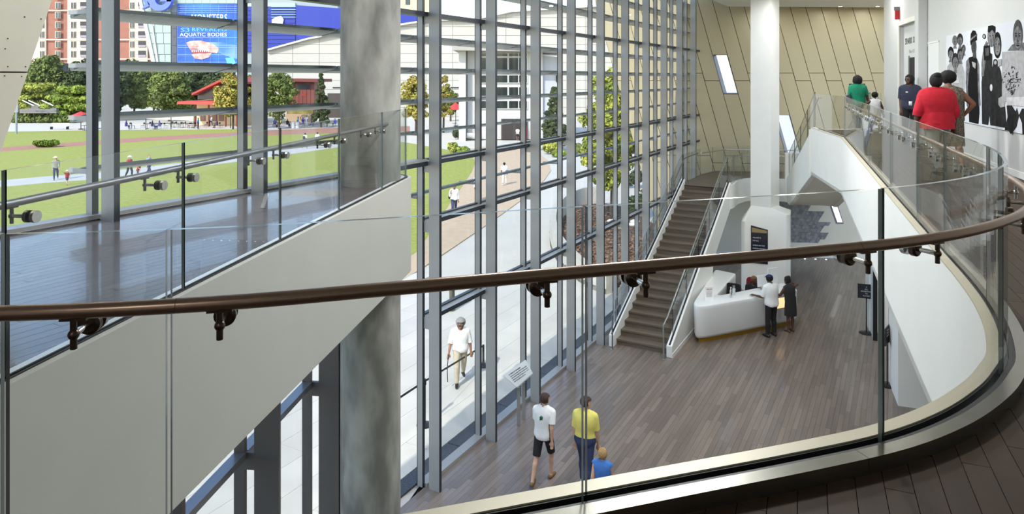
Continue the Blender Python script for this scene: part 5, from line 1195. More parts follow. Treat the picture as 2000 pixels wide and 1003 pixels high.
bench(116, 252, 34, 10, mat('bench_white', (236, 236, 232), .6), 'white slatted bench on the grass edge by the hedge')
bench(553, 248, 28, 9, mat('bench_grey', (120, 118, 114), .6), 'grey bench with people seated in front of the kiosk')
bench(925, 274, 27, 12, mat('bench_pale', (232, 230, 224), .6), 'pale backless bench against the white entrance block')
for px, lab in ((573, 'first silver litter bin on the plaza'), (581, 'second silver litter bin on the plaza')):
    b = gset(px, 250); o = empty('litter_bin', b, 0, lab, 'bin'); MB().lathe([(.3, 0), (.31, .9)], 16, b).build('drum', M_PALE, o, smooth=True); MB().lathe([(.33, .9), (.33, .95), (.2, 1.02)], 16, b).build('lid', M_PALE, o, smooth=True)
b = gset(32, 261); o = empty('banner_pole', b, 0, 'grey lamp pole with vertical panel at the lawn edge', 'pole')
MB().tube([b, b+Vector((0, 0, 3.9))], .13, 8).build('pole', mat('pole_grey', (150, 156, 162), .5, .4), o); MB().box((b.x-.25, b.y-.1, 2.9), (b.x+.25, b.y+.1, 4.1)).build('lamp_head', mat('pole_grey', (150, 156, 162)), o)
b = gset(827, 292); MB().box((b.x-.07, b.y-.07, -.05), (b.x+.07, b.y+.07, 1.9)).build('marker_post', mat('lime_green', (196, 226, 40), .5), label='lime green marker post between lawn and plaza', cat='post', bevel=.02)
for px, lab in ((64, 'first striped red and white barrier beyond the hedge'), (77, 'second striped red and white barrier beyond the hedge')):
    p = PD(px, 119, 150.); MB().box((p.x-.4, p.y, p.z-.8), (p.x+.4, p.y+.4, p.z+.5)).build('barrier', mat('barrier_red', (226, 110, 90), .6, rgb2=(244, 236, 228), scale=2.5), label=lab, cat='barrier', bevel=.08)
# bollard and belt stanchion on the forecourt
b = gset(883, 605); o = empty('bollard', b, 0, 'steel bollard with round cap behind the walking elderly woman', 'bollard')
MB().lathe([(.09, 0), (.09, .82), (.075, .86)], 20, b).build('shaft', mat('bollard_steel', (112, 108, 96), .3, .9), o, smooth=True); MB().ball(b+Vector((0, 0, .94)), .1, 16, 10).build('cap', mat('bollard_steel', (112, 108, 96)), o, smooth=True)
s1 = gset(829, 828); s2 = gset(953, 778); s0_ = gset(745, 905)
M_BK = mat('stanchion_black', (18, 18, 20), .45)
for p, lab in ((s1, 'black belt stanchion post outside the glass'),):
    o = empty('stanchion', p, 0, lab, 'stanchion'); MB().lathe([(.17, 0), (.17, .02), (.05, .05)], 24, p).build('base', M_BK, o, smooth=True); MB().tube([p, p+Vector((0, 0, .98))], .03, 12).build('post', M_BK, o, smooth=True); MB().tube([p+Vector((0, 0, .88)), p+Vector((0, 0, 1.0))], .042, 12).build('belt_head', M_BK, o, smooth=True)
    a1 = PD(942, 676, p.y+3.1); a0 = PD(770, 783, p.y-1.2)
    for e_ in (a1, a0): 
        q = p+Vector((0, 0, .95)); MB().slab([q-Vector((0, 0, .025)), e_-Vector((0, 0, .025)), e_+Vector((0, 0, .025)), q+Vector((0, 0, .025))], (.0, .006, 0)).build('belt', M_BK, o)
pe = PD(944, 675, s1.y+3.15); p = Vector((pe.x, pe.y, -.02)); o = empty('stanchion', p, 0, 'second belt stanchion hidden behind the window fin', 'stanchion'); MB().lathe([(.17, 0), (.17, .02), (.05, .05)], 24, p).build('base', M_BK, o, smooth=True); MB().tube([p, Vector((p.x, p.y, pe.z+.03))], .03, 12).build('post', M_BK, o, smooth=True)
# ================================================================== photo mural upstairs
w0, w1 = rw_at(1850), 8.2; MU = empty('photo_mural', rwall(12, .02, 6.66), label='black and white photo mural of portraits on the white upstairs wall', cat='mural')
rbox(w1, w0, 0, .02, 6.66, 8.39, MB()).build('print_board', mat('mural_paper', (222, 226, 232), .6, rgb2=(204, 208, 216), scale=.6), MU)
gm = [mat('ink_%d' % v, (v, v, v+2), .8, spec=.1, rgb2=(int(v*(.6 if v < 150 else .9)),)*3, scale=11) for v in (14, 44, 88, 132, 172, 205)]
def mpx(x, y, o):                              # pixel on the mural plane
    w = rw_at(x, o); p = rwall(w, o); return Vector((p.x, p.y, EYE-(y-HOR)*p.y/FPX))
def mp(pts, k, lay, nm='printed_figure'): MB().slab([mpx(x, y, .0205+.0012*lay) for x, y in pts], (-.0009, .0003, 0)).build(nm, gm[k], MU)
def ov(cx, cy, rx, ry, k, lay, nm='printed_face', n=16): mp([(cx+rx*math.cos(2*math.pi*i/n), cy+ry*math.sin(2*math.pi*i/n)) for i in range(n)], k, lay, nm)
# group of children
mp([(1850, 130), (1856, 122), (1866, 120), (1878, 124), (1884, 140), (1884, 200), (1874, 212), (1860, 205), (1851, 180)], 4, 1)
for cx, cy, rx, ry, hk in ((1865, 82, 4.5, 10, 3), (1875, 80, 5, 12, 1), (1857, 106, 5, 12, 0), (1876, 108, 5.5, 13, 1), (1866, 122, 6, 16, 1), (1882, 98, 3, 8, 2)):
    ov(cx, cy-3, rx+.8, ry, hk, 2, 'printed_hair'); ov(cx, cy+1, rx-.7, ry*.74, 3, 3); mp([(cx-1.6, cy+ry*.6), (cx+1.6, cy+ry*.6), (cx+4, cy+ry*1.3), (cx-4, cy+ry*1.3)], 3, 2, 'printed_neck')
    for s in (-1, 1): ov(cx+s*rx*.36, cy-.5, .8, .7, 0, 4, 'printed_eye', 8)
    ov(cx, cy+1.6, .7, 1.2, 2, 4, 'printed_nose', 8); ov(cx, cy+ry*.45, 1.3, .6, 1, 4, 'printed_mouth', 8)
mp([(1861, 148), (1866, 156), (1871, 147), (1874, 162), (1858, 162)], 5, 4); mp([(1852, 168), (1860, 172), (1862, 228), (1856, 230), (1852, 226)], 2, 2); mp([(1872, 196), (1884, 190), (1884, 236), (1872, 232)], 1, 2)
# man with hat
mp([(1888, 122), (1893, 112), (1900, 110), (1908, 114), (1911, 130), (1913, 220), (1911, 242), (1893, 238), (1891, 200), (1888, 150)], 0, 2)
mp([(1887, 120), (1892, 113), (1894, 130), (1890, 170), (1892, 200), (1896, 214), (1893, 218), (1888, 205), (1886, 160)], 3, 3); mp([(1909, 116), (1912, 125), (1913, 170), (1915, 205), (1912, 208), (1910, 170)], 3, 3)
mp([(1900, 100), (1906, 98), (1907, 113), (1900, 114)], 2, 2); ov(1902, 91, 5, 15, 2, 3); ov(1900.4, 90, .9, .7, 0, 4, 'printed_eye', 8); ov(1904, 89.4, .9, .7, 0, 4, 'printed_eye', 8); ov(1902.4, 94, .8, 2, 1, 4, 'printed_nose', 8); ov(1902.4, 99, 1.6, .8, 0, 4, 'printed_mouth', 8); mp([(1895, 82), (1896, 66), (1900, 59), (1905, 60), (1907, 66), (1908, 78), (1900, 82), (1896, 89)], 0, 4, 'printed_hat'); mp([(1895, 76), (1908, 66), (1908, 69), (1895, 80)], 3, 5, 'printed_hatband')
mp([(1898, 120), (1906, 123), (1905, 134), (1900, 130)], 4, 5)
# photographers
mp([(1917, 122), (1921, 92), (1926, 80), (1930, 84), (1925, 120), (1921, 148), (1917, 150)], 3, 2); mp([(1922, 112), (1930, 100), (1938, 106), (1938, 120), (1936, 205), (1930, 244), (1918, 242), (1917, 160)], 1, 1)
ov(1936, 72, 7.5, 20, 3, 3); mp([(1929, 62), (1930, 51), (1938, 49), (1944, 52), (1944, 66), (1938, 58), (1932, 64)], 0, 4, 'printed_hair'); ov(1934, 70, 1.2, 1, 0, 5, 'printed_eye', 8); ov(1939, 69, 1.2, 1, 0, 5, 'printed_eye', 8)
mp([(1921, 90), (1933, 88), (1934, 116), (1922, 118)], 0, 5, 'printed_camera'); mp([(1924, 94), (1931, 93), (1932, 108), (1925, 110)], 2, 6, 'printed_camera'); ov(1922, 71, 3.2, 5, 1, 5, 'printed_camera'); ov(1922, 71, 2, 3, 4, 6, 'printed_lens')
mp([(1934, 150), (1940, 122), (1950, 126), (1955, 140), (1960, 180), (1964, 220), (1966, 250), (1934, 244), (1932, 210)], 1, 2); ov(1948, 88, 7.5, 26, 0, 3, 'printed_hair'); ov(1948, 90, 6, 18, 3, 4)
for s in (-1, 1): ov(1948+2.6*s, 86, 1.6, .9, 0, 5, 'printed_eye', 8)
ov(1948, 101, 2, 1, 1, 5, 'printed_mouth', 8); ov(1944, 122, 4.5, 7, 1, 5, 'printed_camera'); ov(1944, 122, 2.6, 4, 4, 6, 'printed_lens'); mp([(1949, 116), (1956, 115), (1956, 128), (1949, 130)], 4, 5, 'printed_camera'); ov(1936, 171, 2.6, 7, 5, 5, 'printed_badge')
mp([(1950, 192), (1956, 188), (1963, 196), (1962, 208), (1954, 210), (1950, 204)], 4, 4, 'printed_hand')
# bald man and the small tree picture
mp([(1968, 99), (1976, 88), (1982, 84), (1994, 82), (2004, 84), (2010, 99)], 3, 2); ov(1988, 68, 9.5, 30, 2, 3); ov(1988, 73, 7.6, 22, 3, 4)
for s in (-1, 1): ov(1988+3.4*s, 70, 1.9, 1.4, 0, 5, 'printed_eye', 8); mp([(1988+1.5*s, 65), (1988+5.5*s, 64), (1988+5.5*s, 65.6), (1988+1.5*s, 66.8)], 0, 5, 'printed_brow')
ov(1988, 80, 2, 3, 2, 5, 'printed_nose', 8); ov(1988, 89, 3.4, 1.3, 0, 5, 'printed_mouth', 10)
mp([(1957, 101), (2080, 96), (2080, 200), (1957, 198)], 4, 5, 'printed_picture'); mp([(1966, 190), (2080, 186), (2080, 214), (1966, 205)], 5, 6, 'printed_picture')
rg = random.Random(9)
for k in range(110):
    a = rg.uniform(-2.6, -.5); l = rg.uniform(6, 52); x = 1975+math.cos(a)*l*.42; y = 186+math.sin(a)*l*1.15; t_ = rg.uniform(0, 3.14); dx, dy = 3.2*math.cos(t_), 5*math.sin(t_)
    mp([(x, y), (x+dx, y+dy), (x+dx+.8, y+dy+.8), (x+.8, y+1)], rg.choice((0, 0, 1, 2)), 7+k % 3, 'printed_twig')
mp([(1966, 206), (1976, 206), (1984, 218), (1986, 210), (1990, 226), (1985, 248), (1974, 262), (1970, 255), (1962, 254), (1968, 228)], 1, 3)
mp([(1990, 225), (1996, 212), (2060, 214), (2060, 270), (1997, 262), (1996, 240)], 1, 3)
# ================================================================== people
def capsule(mb, a, b, ra, rb, seg=12):
    a, b = Vector(a), Vector(b); t = b-a
    if t.length < 1e-5: t = Vector((0, 0, .002)); b = a+t
    t.normalize(); pts = []; rr = []
    for k in range(1, 4): q = math.pi/2*k/4; pts.append(a-t*ra*math.cos(q)); rr.append(ra*math.sin(q))
    pts.append(a); rr.append(ra); pts.append(b); rr.append(rb)
    for k in (3, 2, 1): q = math.pi/2*k/4; pts.append(b+t*rb*math.cos(q)); rr.append(rb*math.sin(q))
    mb.tube(pts, rr, seg)
def cloth(nm, c, var=.12, scale=14, c2=None): return mat('cloth_'+nm, c, .85, var=var, scale=scale, rgb2=c2)
SKIN = {'dark': mat('skin_dark', (92, 62, 48), .55, var=.1), 'mid': mat('skin_mid', (150, 106, 82), .55, var=.1), 'light': mat('skin_light', (214, 168, 142), .55, var=.06)}
M_EYE = mat('eye_dark', (20, 16, 14), .3)
def person(label, loc, face, H=1.7, skin='dark', fat=1., top=None, sleeve=.7, untuck=True, legs=None, leglen=1.9, shoes=None, hair=('short', (24, 20, 18)),
           arms=None, leg=None, lean=0., skirt=None, head=(0, 0), vox=.0125, hat=None, bag=None, faceon=False, extras=(), group=None, shade=False):
    """face = heading of the figure, degrees clockwise from straight away from the viewer"""
    k = H/1.69; o = empty('person', loc, -math.radians(face), label, 'person', group); o['_w'] = 0
    arms = arms or {}; leg = leg or {}
    caps = []                                         # (a, b, ra, rb, region, side)
    def C(a, b, ra, rb, reg): caps.append((Vector(a), Vector(b), ra, rb, reg))
    fx = fat
    # legs first: find the height of the pelvis
    low = 1e9; legpts = {}
    for sd in (-1, 1):
        th, sh = leg.get(sd, ((.03*1, .0, -1), (.0, -.02, -1)))
        hip = Vector((sd*.088, 0, 0)); t = Vector((th[0]*sd, th[1], th[2])).normalized(); s = Vector((sh[0]*sd, sh[1], sh[2])).normalized()
        kn = hip+t*.44; an = kn+s*.42
        legpts[sd] = (hip, kn, an); low = min(low, an.z-.075)
    zp = -low
    Rm = Euler((-math.radians(lean), 0, 0)).to_matrix(); piv = Vector((0, 0, zp))
    def T(x, y, z): return piv+Rm @ Vector((x, y, z))
    for sd in (-1, 1):
        hip, kn, an = [p+piv for p in legpts[sd]]
        w = 1+(fx-1)*.7
        C(hip, kn, .082*w, .056*w, 'thigh'); C(kn, an, .055*w, .036, 'shin'); mid = kn.lerp(an, .3)+Vector((0, -.012, 0)); C(mid, kn.lerp(an, .45)+Vector((0, -.01, 0)), .055*w, .05*w, 'calf')
        fd_ = Vector((sd*.12, 1, 0)).normalized(); ft = Vector((an.x, an.y, an.z-.04)); tip = -.03
        up = .0 if an.z < .2 else -.05
        C(ft+fd_*-.045, ft+fd_*.06, .038, .036, 'foot'); C(ft+fd_*.06+Vector((0, 0, -.005)), ft+fd_*.155+Vector((0, 0, -.012+up)), .035, .026, 'foot')
    C(T(-.07, -.01, .0), T(.07, -.01, .0), .105*fx, .105*fx, 'pelvis'); C(T(-.05, -.045*fx, -.03), T(.05, -.045*fx, -.03), .085*fx, .085*fx, 'pelvis')
    C(T(-.055, .0, .13), T(.055, .0, .13), .10*fx, .10*fx, 'belly'); C(T(-.075, .0, .27), T(.075, .0, .27), .108*fx, .108*fx, 'chest')
    C(T(-.095, -.005, .38), T(.095, -.005, .38), .096*(1+(fx-1)*.7), .096*(1+(fx-1)*.7), 'chest'); C(T(-.12, 0, .44), T(.12, 0, .44), .065*(1+(fx-1)*.8), .065*(1+(fx-1)*.8), 'chest')
    for zz_, hx_, rr_ in ((.065, .063, .102), (.2, .066, .104), (.325, .086, .103), (.41, .108, .082)): C(T(-hx_, 0, zz_), T(hx_, 0, zz_), rr_*(1+(fx-1)*.95), rr_*(1+(fx-1)*.95), 'belly' if zz_ < .1 else 'chest')
    C(T(0, 0, .44), T(0, .012, .55), .062, .052, 'neck')
    for sd in (-1, 1): C(T(sd*.1, -.01, .45), T(sd*.02, -.005, .505), .052, .05, 'chest')
    yaw, pitch = math.radians(head[0]), math.radians(head[1]); Hm = Rm @ Euler((-pitch, 0, -yaw)).to_matrix(); nb = T(0, .014, .53)
    def HD(x, y, z): return nb+Hm @ Vector((x, y, z))
    hc = HD(0, .02, .115)
    C(HD(0, -.012, .14), HD(0, .022, .135), .088, .083, 'head'); C(HD(0, .035, .085), HD(0, .055, .055), .066, .05, 'head'); C(HD(0, .06, .035), HD(0, .068, .033), .036, .032, 'head')
    C(HD(0, .098, .105), HD(0, .113, .083), .010, .013, 'head')
    for sd in (-1, 1): C(HD(sd*.082, .012, .085), HD(sd*.086, .006, .115), .014, .018, 'head')
    hands = {}
    for sd in (-1, 1):
        ua, fa = arms.get(sd, ((.14, -.04, -1), (.04, .16, -1)))
        u = Rm @ Vector((ua[0]*sd, ua[1], ua[2])).normalized(); f = Rm @ Vector((fa[0]*sd, fa[1], fa[2])).normalized(); w = 1+(fx-1)*.8
        sh = T(sd*(.165+.03*(fx-1)), 0, .43); el = sh+u*.285; wr = el+f*.25
        C(sh, el, .056*w, .043*w, 'uparm'); C(el, wr, .042*w, .028, 'foarm')
        sd_v = f.cross(Vector((0, 0, 1)) if abs(f.z) < .8 else Vector((0, 1, 0))).normalized(); pn = f.cross(sd_v)
        C(wr+f*.01, wr+f*.075, .027, .032, 'hand'); C(wr+f*.03+sd_v*.016, wr+f*.08+sd_v*.02, .02, .019, 'hand'); C(wr+f*.03-sd_v*.016, wr+f*.08-sd_v*.02, .02, .019, 'hand')
        for q in range(4):
            b0 = wr+f*.085+sd_v*(-.028+.0187*q); L_ = (.062, .076, .07, .055)[q]; b1 = b0+f*L_*.55+pn*.006; b2 = b1+f*L_*.4+pn*.02; C(b0, b1, .0098, .0094, 'hand'); C(b1, b2, .0094, .0085, 'hand')
        b0 = wr+f*.03-sd_v*.03; C(b0, b0+f*.035-sd_v*.022, .0125, .011, 'hand'); C(b0+f*.035-sd_v*.022, b0+f*.065-sd_v*.028+pn*.008, .011, .009, 'hand'); hands[sd] = wr+f*.07
    mb = MB()
    for a, b, ra, rb, reg in caps: capsule(mb, a, b, ra, rb, 12)
    vs = []; nq = 20                                  # smooth trunk under the capsules
    TR_ = ((-.1, .13, .09), (-.05, .168, .112), (.0, .182, .124), (.07, .176, .116), (.14, .166, .111), (.21, .172, .116), (.28, .19, .122), (.35, .197, .119), (.41, .196, .106), (.455, .172, .088), (.49, .1, .07))
    for z_, hx_, hy_ in TR_:
        for q in range(nq): a_ = 2*math.pi*q/nq; vs.append(T(hx_*(1+(fx-1)*.85)*math.cos(a_), hy_*fx*math.sin(a_)-.004, z_))
    nl = len(TR_); mb.add(vs, [(r_*nq+q, r_*nq+(q+1) % nq, (r_+1)*nq+(q+1) % nq, (r_+1)*nq+q) for r_ in range(nl-1) for q in range(nq)]+[tuple(range(nq-1, -1, -1)), tuple(range((nl-1)*nq, nl*nq))])
    me = mb.mesh('tmp', SKIN[skin]); tmp = bpy.data.objects.new('tmp', me)
    rm = tmp.modifiers.new('r', 'REMESH'); rm.mode = 'VOXEL'; rm.voxel_size = vox; sm = tmp.modifiers.new('s', 'SMOOTH'); sm.iterations = 5; sm.factor = .5
    bm_ = evaluated_mesh(tmp); bpy.data.objects.remove(tmp)
    bm_.name = 'body'; bm_.materials.clear(); bm_.materials.append(SKIN[skin])
    nv = len(bm_.vertices); V = np.empty(nv*3); bm_.vertices.foreach_get('co', V); V = V.reshape(-1, 3); NV = np.empty(nv*3); bm_.vertex_normals.foreach_get('vector', NV); NV = NV.reshape(-1, 3)
    best = np.full(nv, 1e9); reg = np.zeros(nv, int); tt = np.zeros(nv); names = []
    for i, (a, b, ra, rb, rg_) in enumerate(caps):
        a_, b_ = np.array(a), np.array(b); ab = b_-a_; l2 = max(ab @ ab, 1e-9); t = np.clip(((V-a_) @ ab)/l2, 0, 1)
        d = np.linalg.norm(V-(a_+t[:, None]*ab), axis=1)-(ra+(rb-ra)*t); m = d < best; best[m] = d[m]; reg[m] = i; tt[m] = t[m]
    RN = np.array([c[4] for c in caps])[reg]
    F_ = [tuple(p.vertices) for p in bm_.polygons]
    bm_.polygons.foreach_set('use_smooth', [True]*len(F_))
    # scale to the person's height
    def finish(nm, verts, faces, m, par=o):
        x = bpy.data.meshes.new(nm); x.from_pydata([tuple(v*k) for v in verts], [], faces); x.materials.append(m); x.polygons.foreach_set('use_smooth', [True]*len(faces)); ob = bpy.data.objects.new(nm, x); link(ob); ob.parent = par; return ob
    body = finish('body', V, F_, SKIN[skin])
    def garment(nm, mask, off, m):
        fs = [f for f in F_ if all(mask[i] for i in f)]
        if not fs: return
        ids = sorted({i for f in fs for i in f}); mp_ = {i: j for j, i in enumerate(ids)}
        return finish(nm, V[ids]+NV[ids]*off, [tuple(mp_[i] for i in f) for f in fs], m)
    zl = V[:, 2]; hcv = np.array(hc); Hi = np.array(Hm.inverted()); lc = (V-hcv) @ Hi.T
    if legs:
        mk = (RN == 'pelvis')
        if leglen > 0: mk |= ((RN == 'thigh') & (tt <= leglen))
        if leglen > 1: mk |= (np.isin(RN, ['shin', 'calf']) & (zl <= 9) & (((RN == 'shin') & (tt <= leglen-1)) | ((RN == 'calf') & (leglen > 1.5))))
        mk |= (RN == 'belly') & (tt >= 0) & (not untuck)
        g_ = garment('trousers' if leglen > 1.4 else 'shorts', mk, .017 if leglen > 1.4 else .024, legs)
    if top:
        mk = np.isin(RN, ['belly', 'chest']) | ((RN == 'neck') & (tt < .42))
        if untuck: mk |= (RN == 'pelvis') & (zl > zp-.07)
        if sleeve > 0: mk |= (RN == 'uparm') & (tt <= min(sleeve, 1.01))
        else: mk |= (RN == 'uparm') & (tt <= .02)
        if sleeve > 1: mk |= (RN == 'foarm') & (tt <= sleeve-1)
        garment('shirt', mk, .026 if untuck else .018, top)
    if shoes: garment('shoes', RN == 'foot', .008, shoes)
    if skirt:
        m_, z0, z1, r0, r1 = skirt; sb_ = MB(); n_ = 20; vs = []; nr_ = 7
        lx = [legpts[s][1]+piv for s in (-1, 1)]
        for r_ in range(nr_):
            u_ = r_/(nr_-1); z = z1+(z0-z1)*u_; ra = r1+(r0-r1)*u_**.7; cy = -.012
            for q in range(n_): a = 2*math.pi*q/n_; vs.append(Vector(((ra*1.12+.012*math.sin(5*a)*u_)*math.cos(a), cy+ra*.86*math.sin(a)+.006*math.cos(7*a)*u_, z)))
        fs = [(r_*n_+q, (r_+1)*n_+q, (r_+1)*n_+(q+1) % n_, r_*n_+(q+1) % n_) for r_ in range(nr_-1) for q in range(n_)]
        finish('skirt', vs, fs, m_)
    hk, hcol = hair; m_h = mat('hair_%d_%d_%d' % hcol, hcol, .8, var=.35, scale=40)
    if hk in ('short', 'cap'):
        garment('hair', (RN == 'head') & ((lc[:, 2] > .045) & (lc[:, 1] < .055+.35*np.maximum(0, lc[:, 2]-.05)) | ((lc[:, 1] < -.02) & (lc[:, 2] > -.055))) & (np.abs(lc[:, 0]) < .1), .016, m_h)
    else:
        sp = {'afro': (.128, .125, .12, -.012, .05, .02), 'bob': (.105, .112, .125, -.016, .018, .012), 'curly': (.132, .13, .15, -.022, .0, .022), 'bun': (.096, .106, .122, -.02, .018, .006), 'dread': (.1, .104, .105, -.012, .04, .016)}[hk]
        hb = MB().ball((0, 0, 0), 1., 22, 16); vs = []
        for v in hb.v:
            q = Vector(v); nz_ = mnoise.noise(q*(4 if hk != 'bun' else 2)+Vector((H*7, 0, 0))); w = 1+nz_*sp[5]*5
            p = Vector((q.x*sp[0]*w, q.y*sp[1]*w+sp[3], q.z*sp[2]*w+sp[4]))
            if p.y > .045 and p.z < .075: p.y = .045-.2*(p.y-.045); p.x *= 1.0
            vs.append(hc+Hm @ p)
        finish('hair', vs, hb.f, m_h)
        if hk == 'bun':
            hb = MB().ball((0, 0, 0), 1., 14, 10); finish('hair_bun', [hc+Hm @ Vector((v[0]*.06, v[1]*.055-.075, v[2]*.05+.1)) for v in hb.v], hb.f, m_h)
    if hat:
        kind, m_c = hat
        if kind == 'cap':
            garment('cap', (RN == 'head') & (lc[:, 2] > .052), .024, m_c)
            bb = MB().slab([hc+Hm @ Vector((x, y, .055+z)) for x, y, z in ((-.07, .09, 0), (-.05, .15, -.012), (0, .17, -.016), (.05, .15, -.012), (.07, .09, 0))], Hm @ Vector((0, 0, .008))); finish('cap_brim', [Vector(v) for v in bb.v], bb.f, m_c)
        else:
            hb = MB().lathe([(.2, .055), (.2, .062), (.11, .075), (.1, .15), (.06, .165)], 18); finish('hat', [hc+Hm @ Vector(v) for v in hb.v], hb.f, m_c)
    if faceon:
        for sd in (-1, 1): b_ = MB().ball((0, 0, 0), .011, 8, 6); finish('eye', [HD(sd*.033, .098, .118)+Vector(v) for v in b_.v], b_.f, M_EYE)
        b_ = MB().ball((0, 0, 0), .02, 8, 6, (1, .35, .3)); finish('mouth', [HD(0, .1, .05)+Hm @ Vector(v) for v in b_.v], b_.f, mat('lips', (120, 60, 54), .5))
        for sd in (-1, 1): b_ = MB().ball((0, 0, 0), .018, 8, 6, (1, .35, .22)); finish('eyebrow', [HD(sd*.034, .1, .138)+Hm @ Vector(v) for v in b_.v], b_.f, m_h)
    if shade:
        b_ = MB()
        for sd in (-1, 1): b_.ball((sd*.036, .108, .117), .027, 10, 6, (1, .4, .75))
        b_.tube([(-.085, .02, .12), (-.07, .1, .12), (0, .118, .12), (.07, .1, .12), (.085, .02, .12)], .004, 6); finish('sunglasses', [HD(*v) for v in b_.v], b_.f, M_BLACK)
    if bag:
        m_, sd, kind = bag
        if kind == 'pack':
            b_ = MB().ball((0, 0, 0), 1, 12, 8); finish('backpack', [T(v[0]*.15, -.19*fx+v[1]*.09, .27+v[2]*.2) for v in b_.v], b_.f, m_)
        else:
            b_ = MB().ball((0, 0, 0), 1, 12, 8); finish('shoulder_bag', [T(sd*(.2*fx+.04)+v[0]*.07, -.06+v[1]*.14, .1+v[2]*.13) for v in b_.v], b_.f, m_)
            b_ = MB().tube([T(sd*.24, -.06, .2), T(sd*.15, -.1, .4), T(sd*.12, 0, .5), T(sd*.2, .07, .35), T(sd*.24, .0, .2)], .01, 6); finish('bag_strap', [Vector(v) for v in b_.v], b_.f, m_)
    for nm, fn_, m_ in extras:
        b_ = fn_(T, HD, hands); finish(nm, [Vector(v) for v in b_.v], b_.f, m_)
    bpy.data.meshes.remove(bm_)
    return o
def at_px(px, py, z=0.): g = G(px, py, z); return (g.x, g.y, z)
def at_d(px, Y, z): return ((px-1000)/FPX*Y, Y, z)
WALK = {1: ((.02, .42, -1), (0, -.05, -1)), -1: ((.02, -.3, -1), (0, -.75, -1))}
WALK2 = {-1: ((.02, .36, -1), (0, -.05, -1)), 1: ((.02, -.25, -1), (0, -.6, -1))}
SWING = {1: ((.12, -.3, -1), (.0, .1, -1)), -1: ((.14, .3, -1), (-.05, .6, -1))}
SWING2 = {-1: ((.12, -.3, -1), (.0, .1, -1)), 1: ((.14, .3, -1), (-.05, .6, -1))}
SIT = {s: ((.12, 1, -.08), (.02, .1, -1)) for s in (-1, 1)}
M_JEAN = cloth('jeans', (44, 56, 92)); M_BLKC = cloth('black', (24, 24, 27)); M_WHT = cloth('white', (236, 236, 236), .05); M_SHOEB = mat('shoe_brown', (122, 96, 62), .6); M_SHOED = mat('shoe_dark', (22, 22, 24), .5); M_SHOEW = mat('shoe_white', (228, 228, 226), .6)
def logo(T, HD, hands): b = MB(); b.slab([T(x, -.142, z) for x, z in ((-.03, .28), (-.005, .31), (.02, .3), (.035, .36), (.0, .39), (-.035, .36))], (0, -.004, 0)); return b
# three walkers in the hall
person('boy in white t-shirt and black shorts striding across the hall', at_px(1062, 936), 25, 1.62, 'light', .95, M_WHT, .75, True, cloth('dkshorts', (30, 30, 34)), .97, M_SHOEB, ('short', (70, 48, 36)), SWING, {1: ((.02, .38, -1), (0, -.05, -1)), -1: ((.03, -.3, -1), (0, -.55, -1))}, 3, head=(15, 0), extras=(('shirt_print', logo, cloth('green_print', (52, 110, 84))),))
person('man in yellow polo shirt and blue jeans walking beside the boy', at_px(1143, 952), 25, 1.68, 'light', 1.12, cloth('yellow', (226, 214, 112), .08), .85, False, M_JEAN, 1.97, M_SHOEW, ('short', (62, 46, 38)), {1: ((.16, .1, -1), (.05, .25, -1)), -1: ((.1, -.1, -1), (0, .2, -1))}, WALK2, 2, head=(40, 0))
person('blond child in sleeveless blue top half hidden by the balcony edge', at_d(1176, 11.8, 0), 20, 1.28, 'light', 1.0, cloth('blue', (66, 118, 196)), 0, True, M_WHT, .95, M_SHOEW, ('bob', (186, 150, 98)), SWING2, WALK, 2)
# reception desk
inw = math.degrees(math.atan2(-fn.x, -fn.y))
p = Vector(DESK[0])+fd*2.72+fn*.34
ON = {1: ((.22, .35, -1), (-.35, 1, .02)), -1: ((.25, .3, -1), (.3, 1, .05))}
person('man in white shirt and navy cap leaning at the reception desk', (p.x, p.y, 0), inw+4, 1.76, 'dark', 1.08, M_WHT, .95, True, M_BLKC, 1.97, M_SHOED, ('cap', (20, 17, 16)), ON, {1: ((.04, .1, -1), (0, -.1, -1)), -1: ((.12, -.04, -1), (.04, -.02, -1))}, 5, head=(8, 8), hat=('cap', cloth('navycap', (32, 40, 92))))
p = Vector(DESK[0])+fd*3.5+fn*.3
person('woman in sleeveless black dress standing at the reception desk end', (p.x, p.y, 0), inw+2, 1.6, 'dark', 1.0, cloth('blackdress', (36, 36, 40)), 0, False, None, 0, None, ('bun', (16, 14, 14)), {1: ((.75, .25, .1), (-.85, .3, .35)), -1: ((.3, .5, -.8), (-.2, .9, .1))}, {1: ((.0, .02, -1), (0, -.05, -1)), -1: ((.02, -.02, -1), (0, -.03, -1))}, 7, head=(-25, 6), skirt=(cloth('blackdress', (36, 36, 40)), .52, 1.1, .185, .158))
def badge(T, HD, hands): b = MB(); b.lathe([(.05, 0), (.05, .006), (.04, .008)], 14); c = T(-.02, .135, .3); b.v = [(c.x+v[0], c.y+v[2], c.z+v[1]) for v in b.v]; return b
person('seated receptionist in black jacket with round yellow badge', (7.62, 22.2, 0), 185, 1.66, 'dark', 1.05, cloth('blackjacket', (26, 26, 32)), 1.9, True, M_BLKC, 1.97, M_SHOED, ('dread', (120, 84, 44)), {1: ((.2, .4, -1), (-.3, 1, .1)), -1: ((.2, .4, -1), (-.2, 1, .1))}, SIT, 6, head=(-20, 5), faceon=True, extras=(('badge', badge, mat('badge_yellow', (232, 178, 60), .5)),))
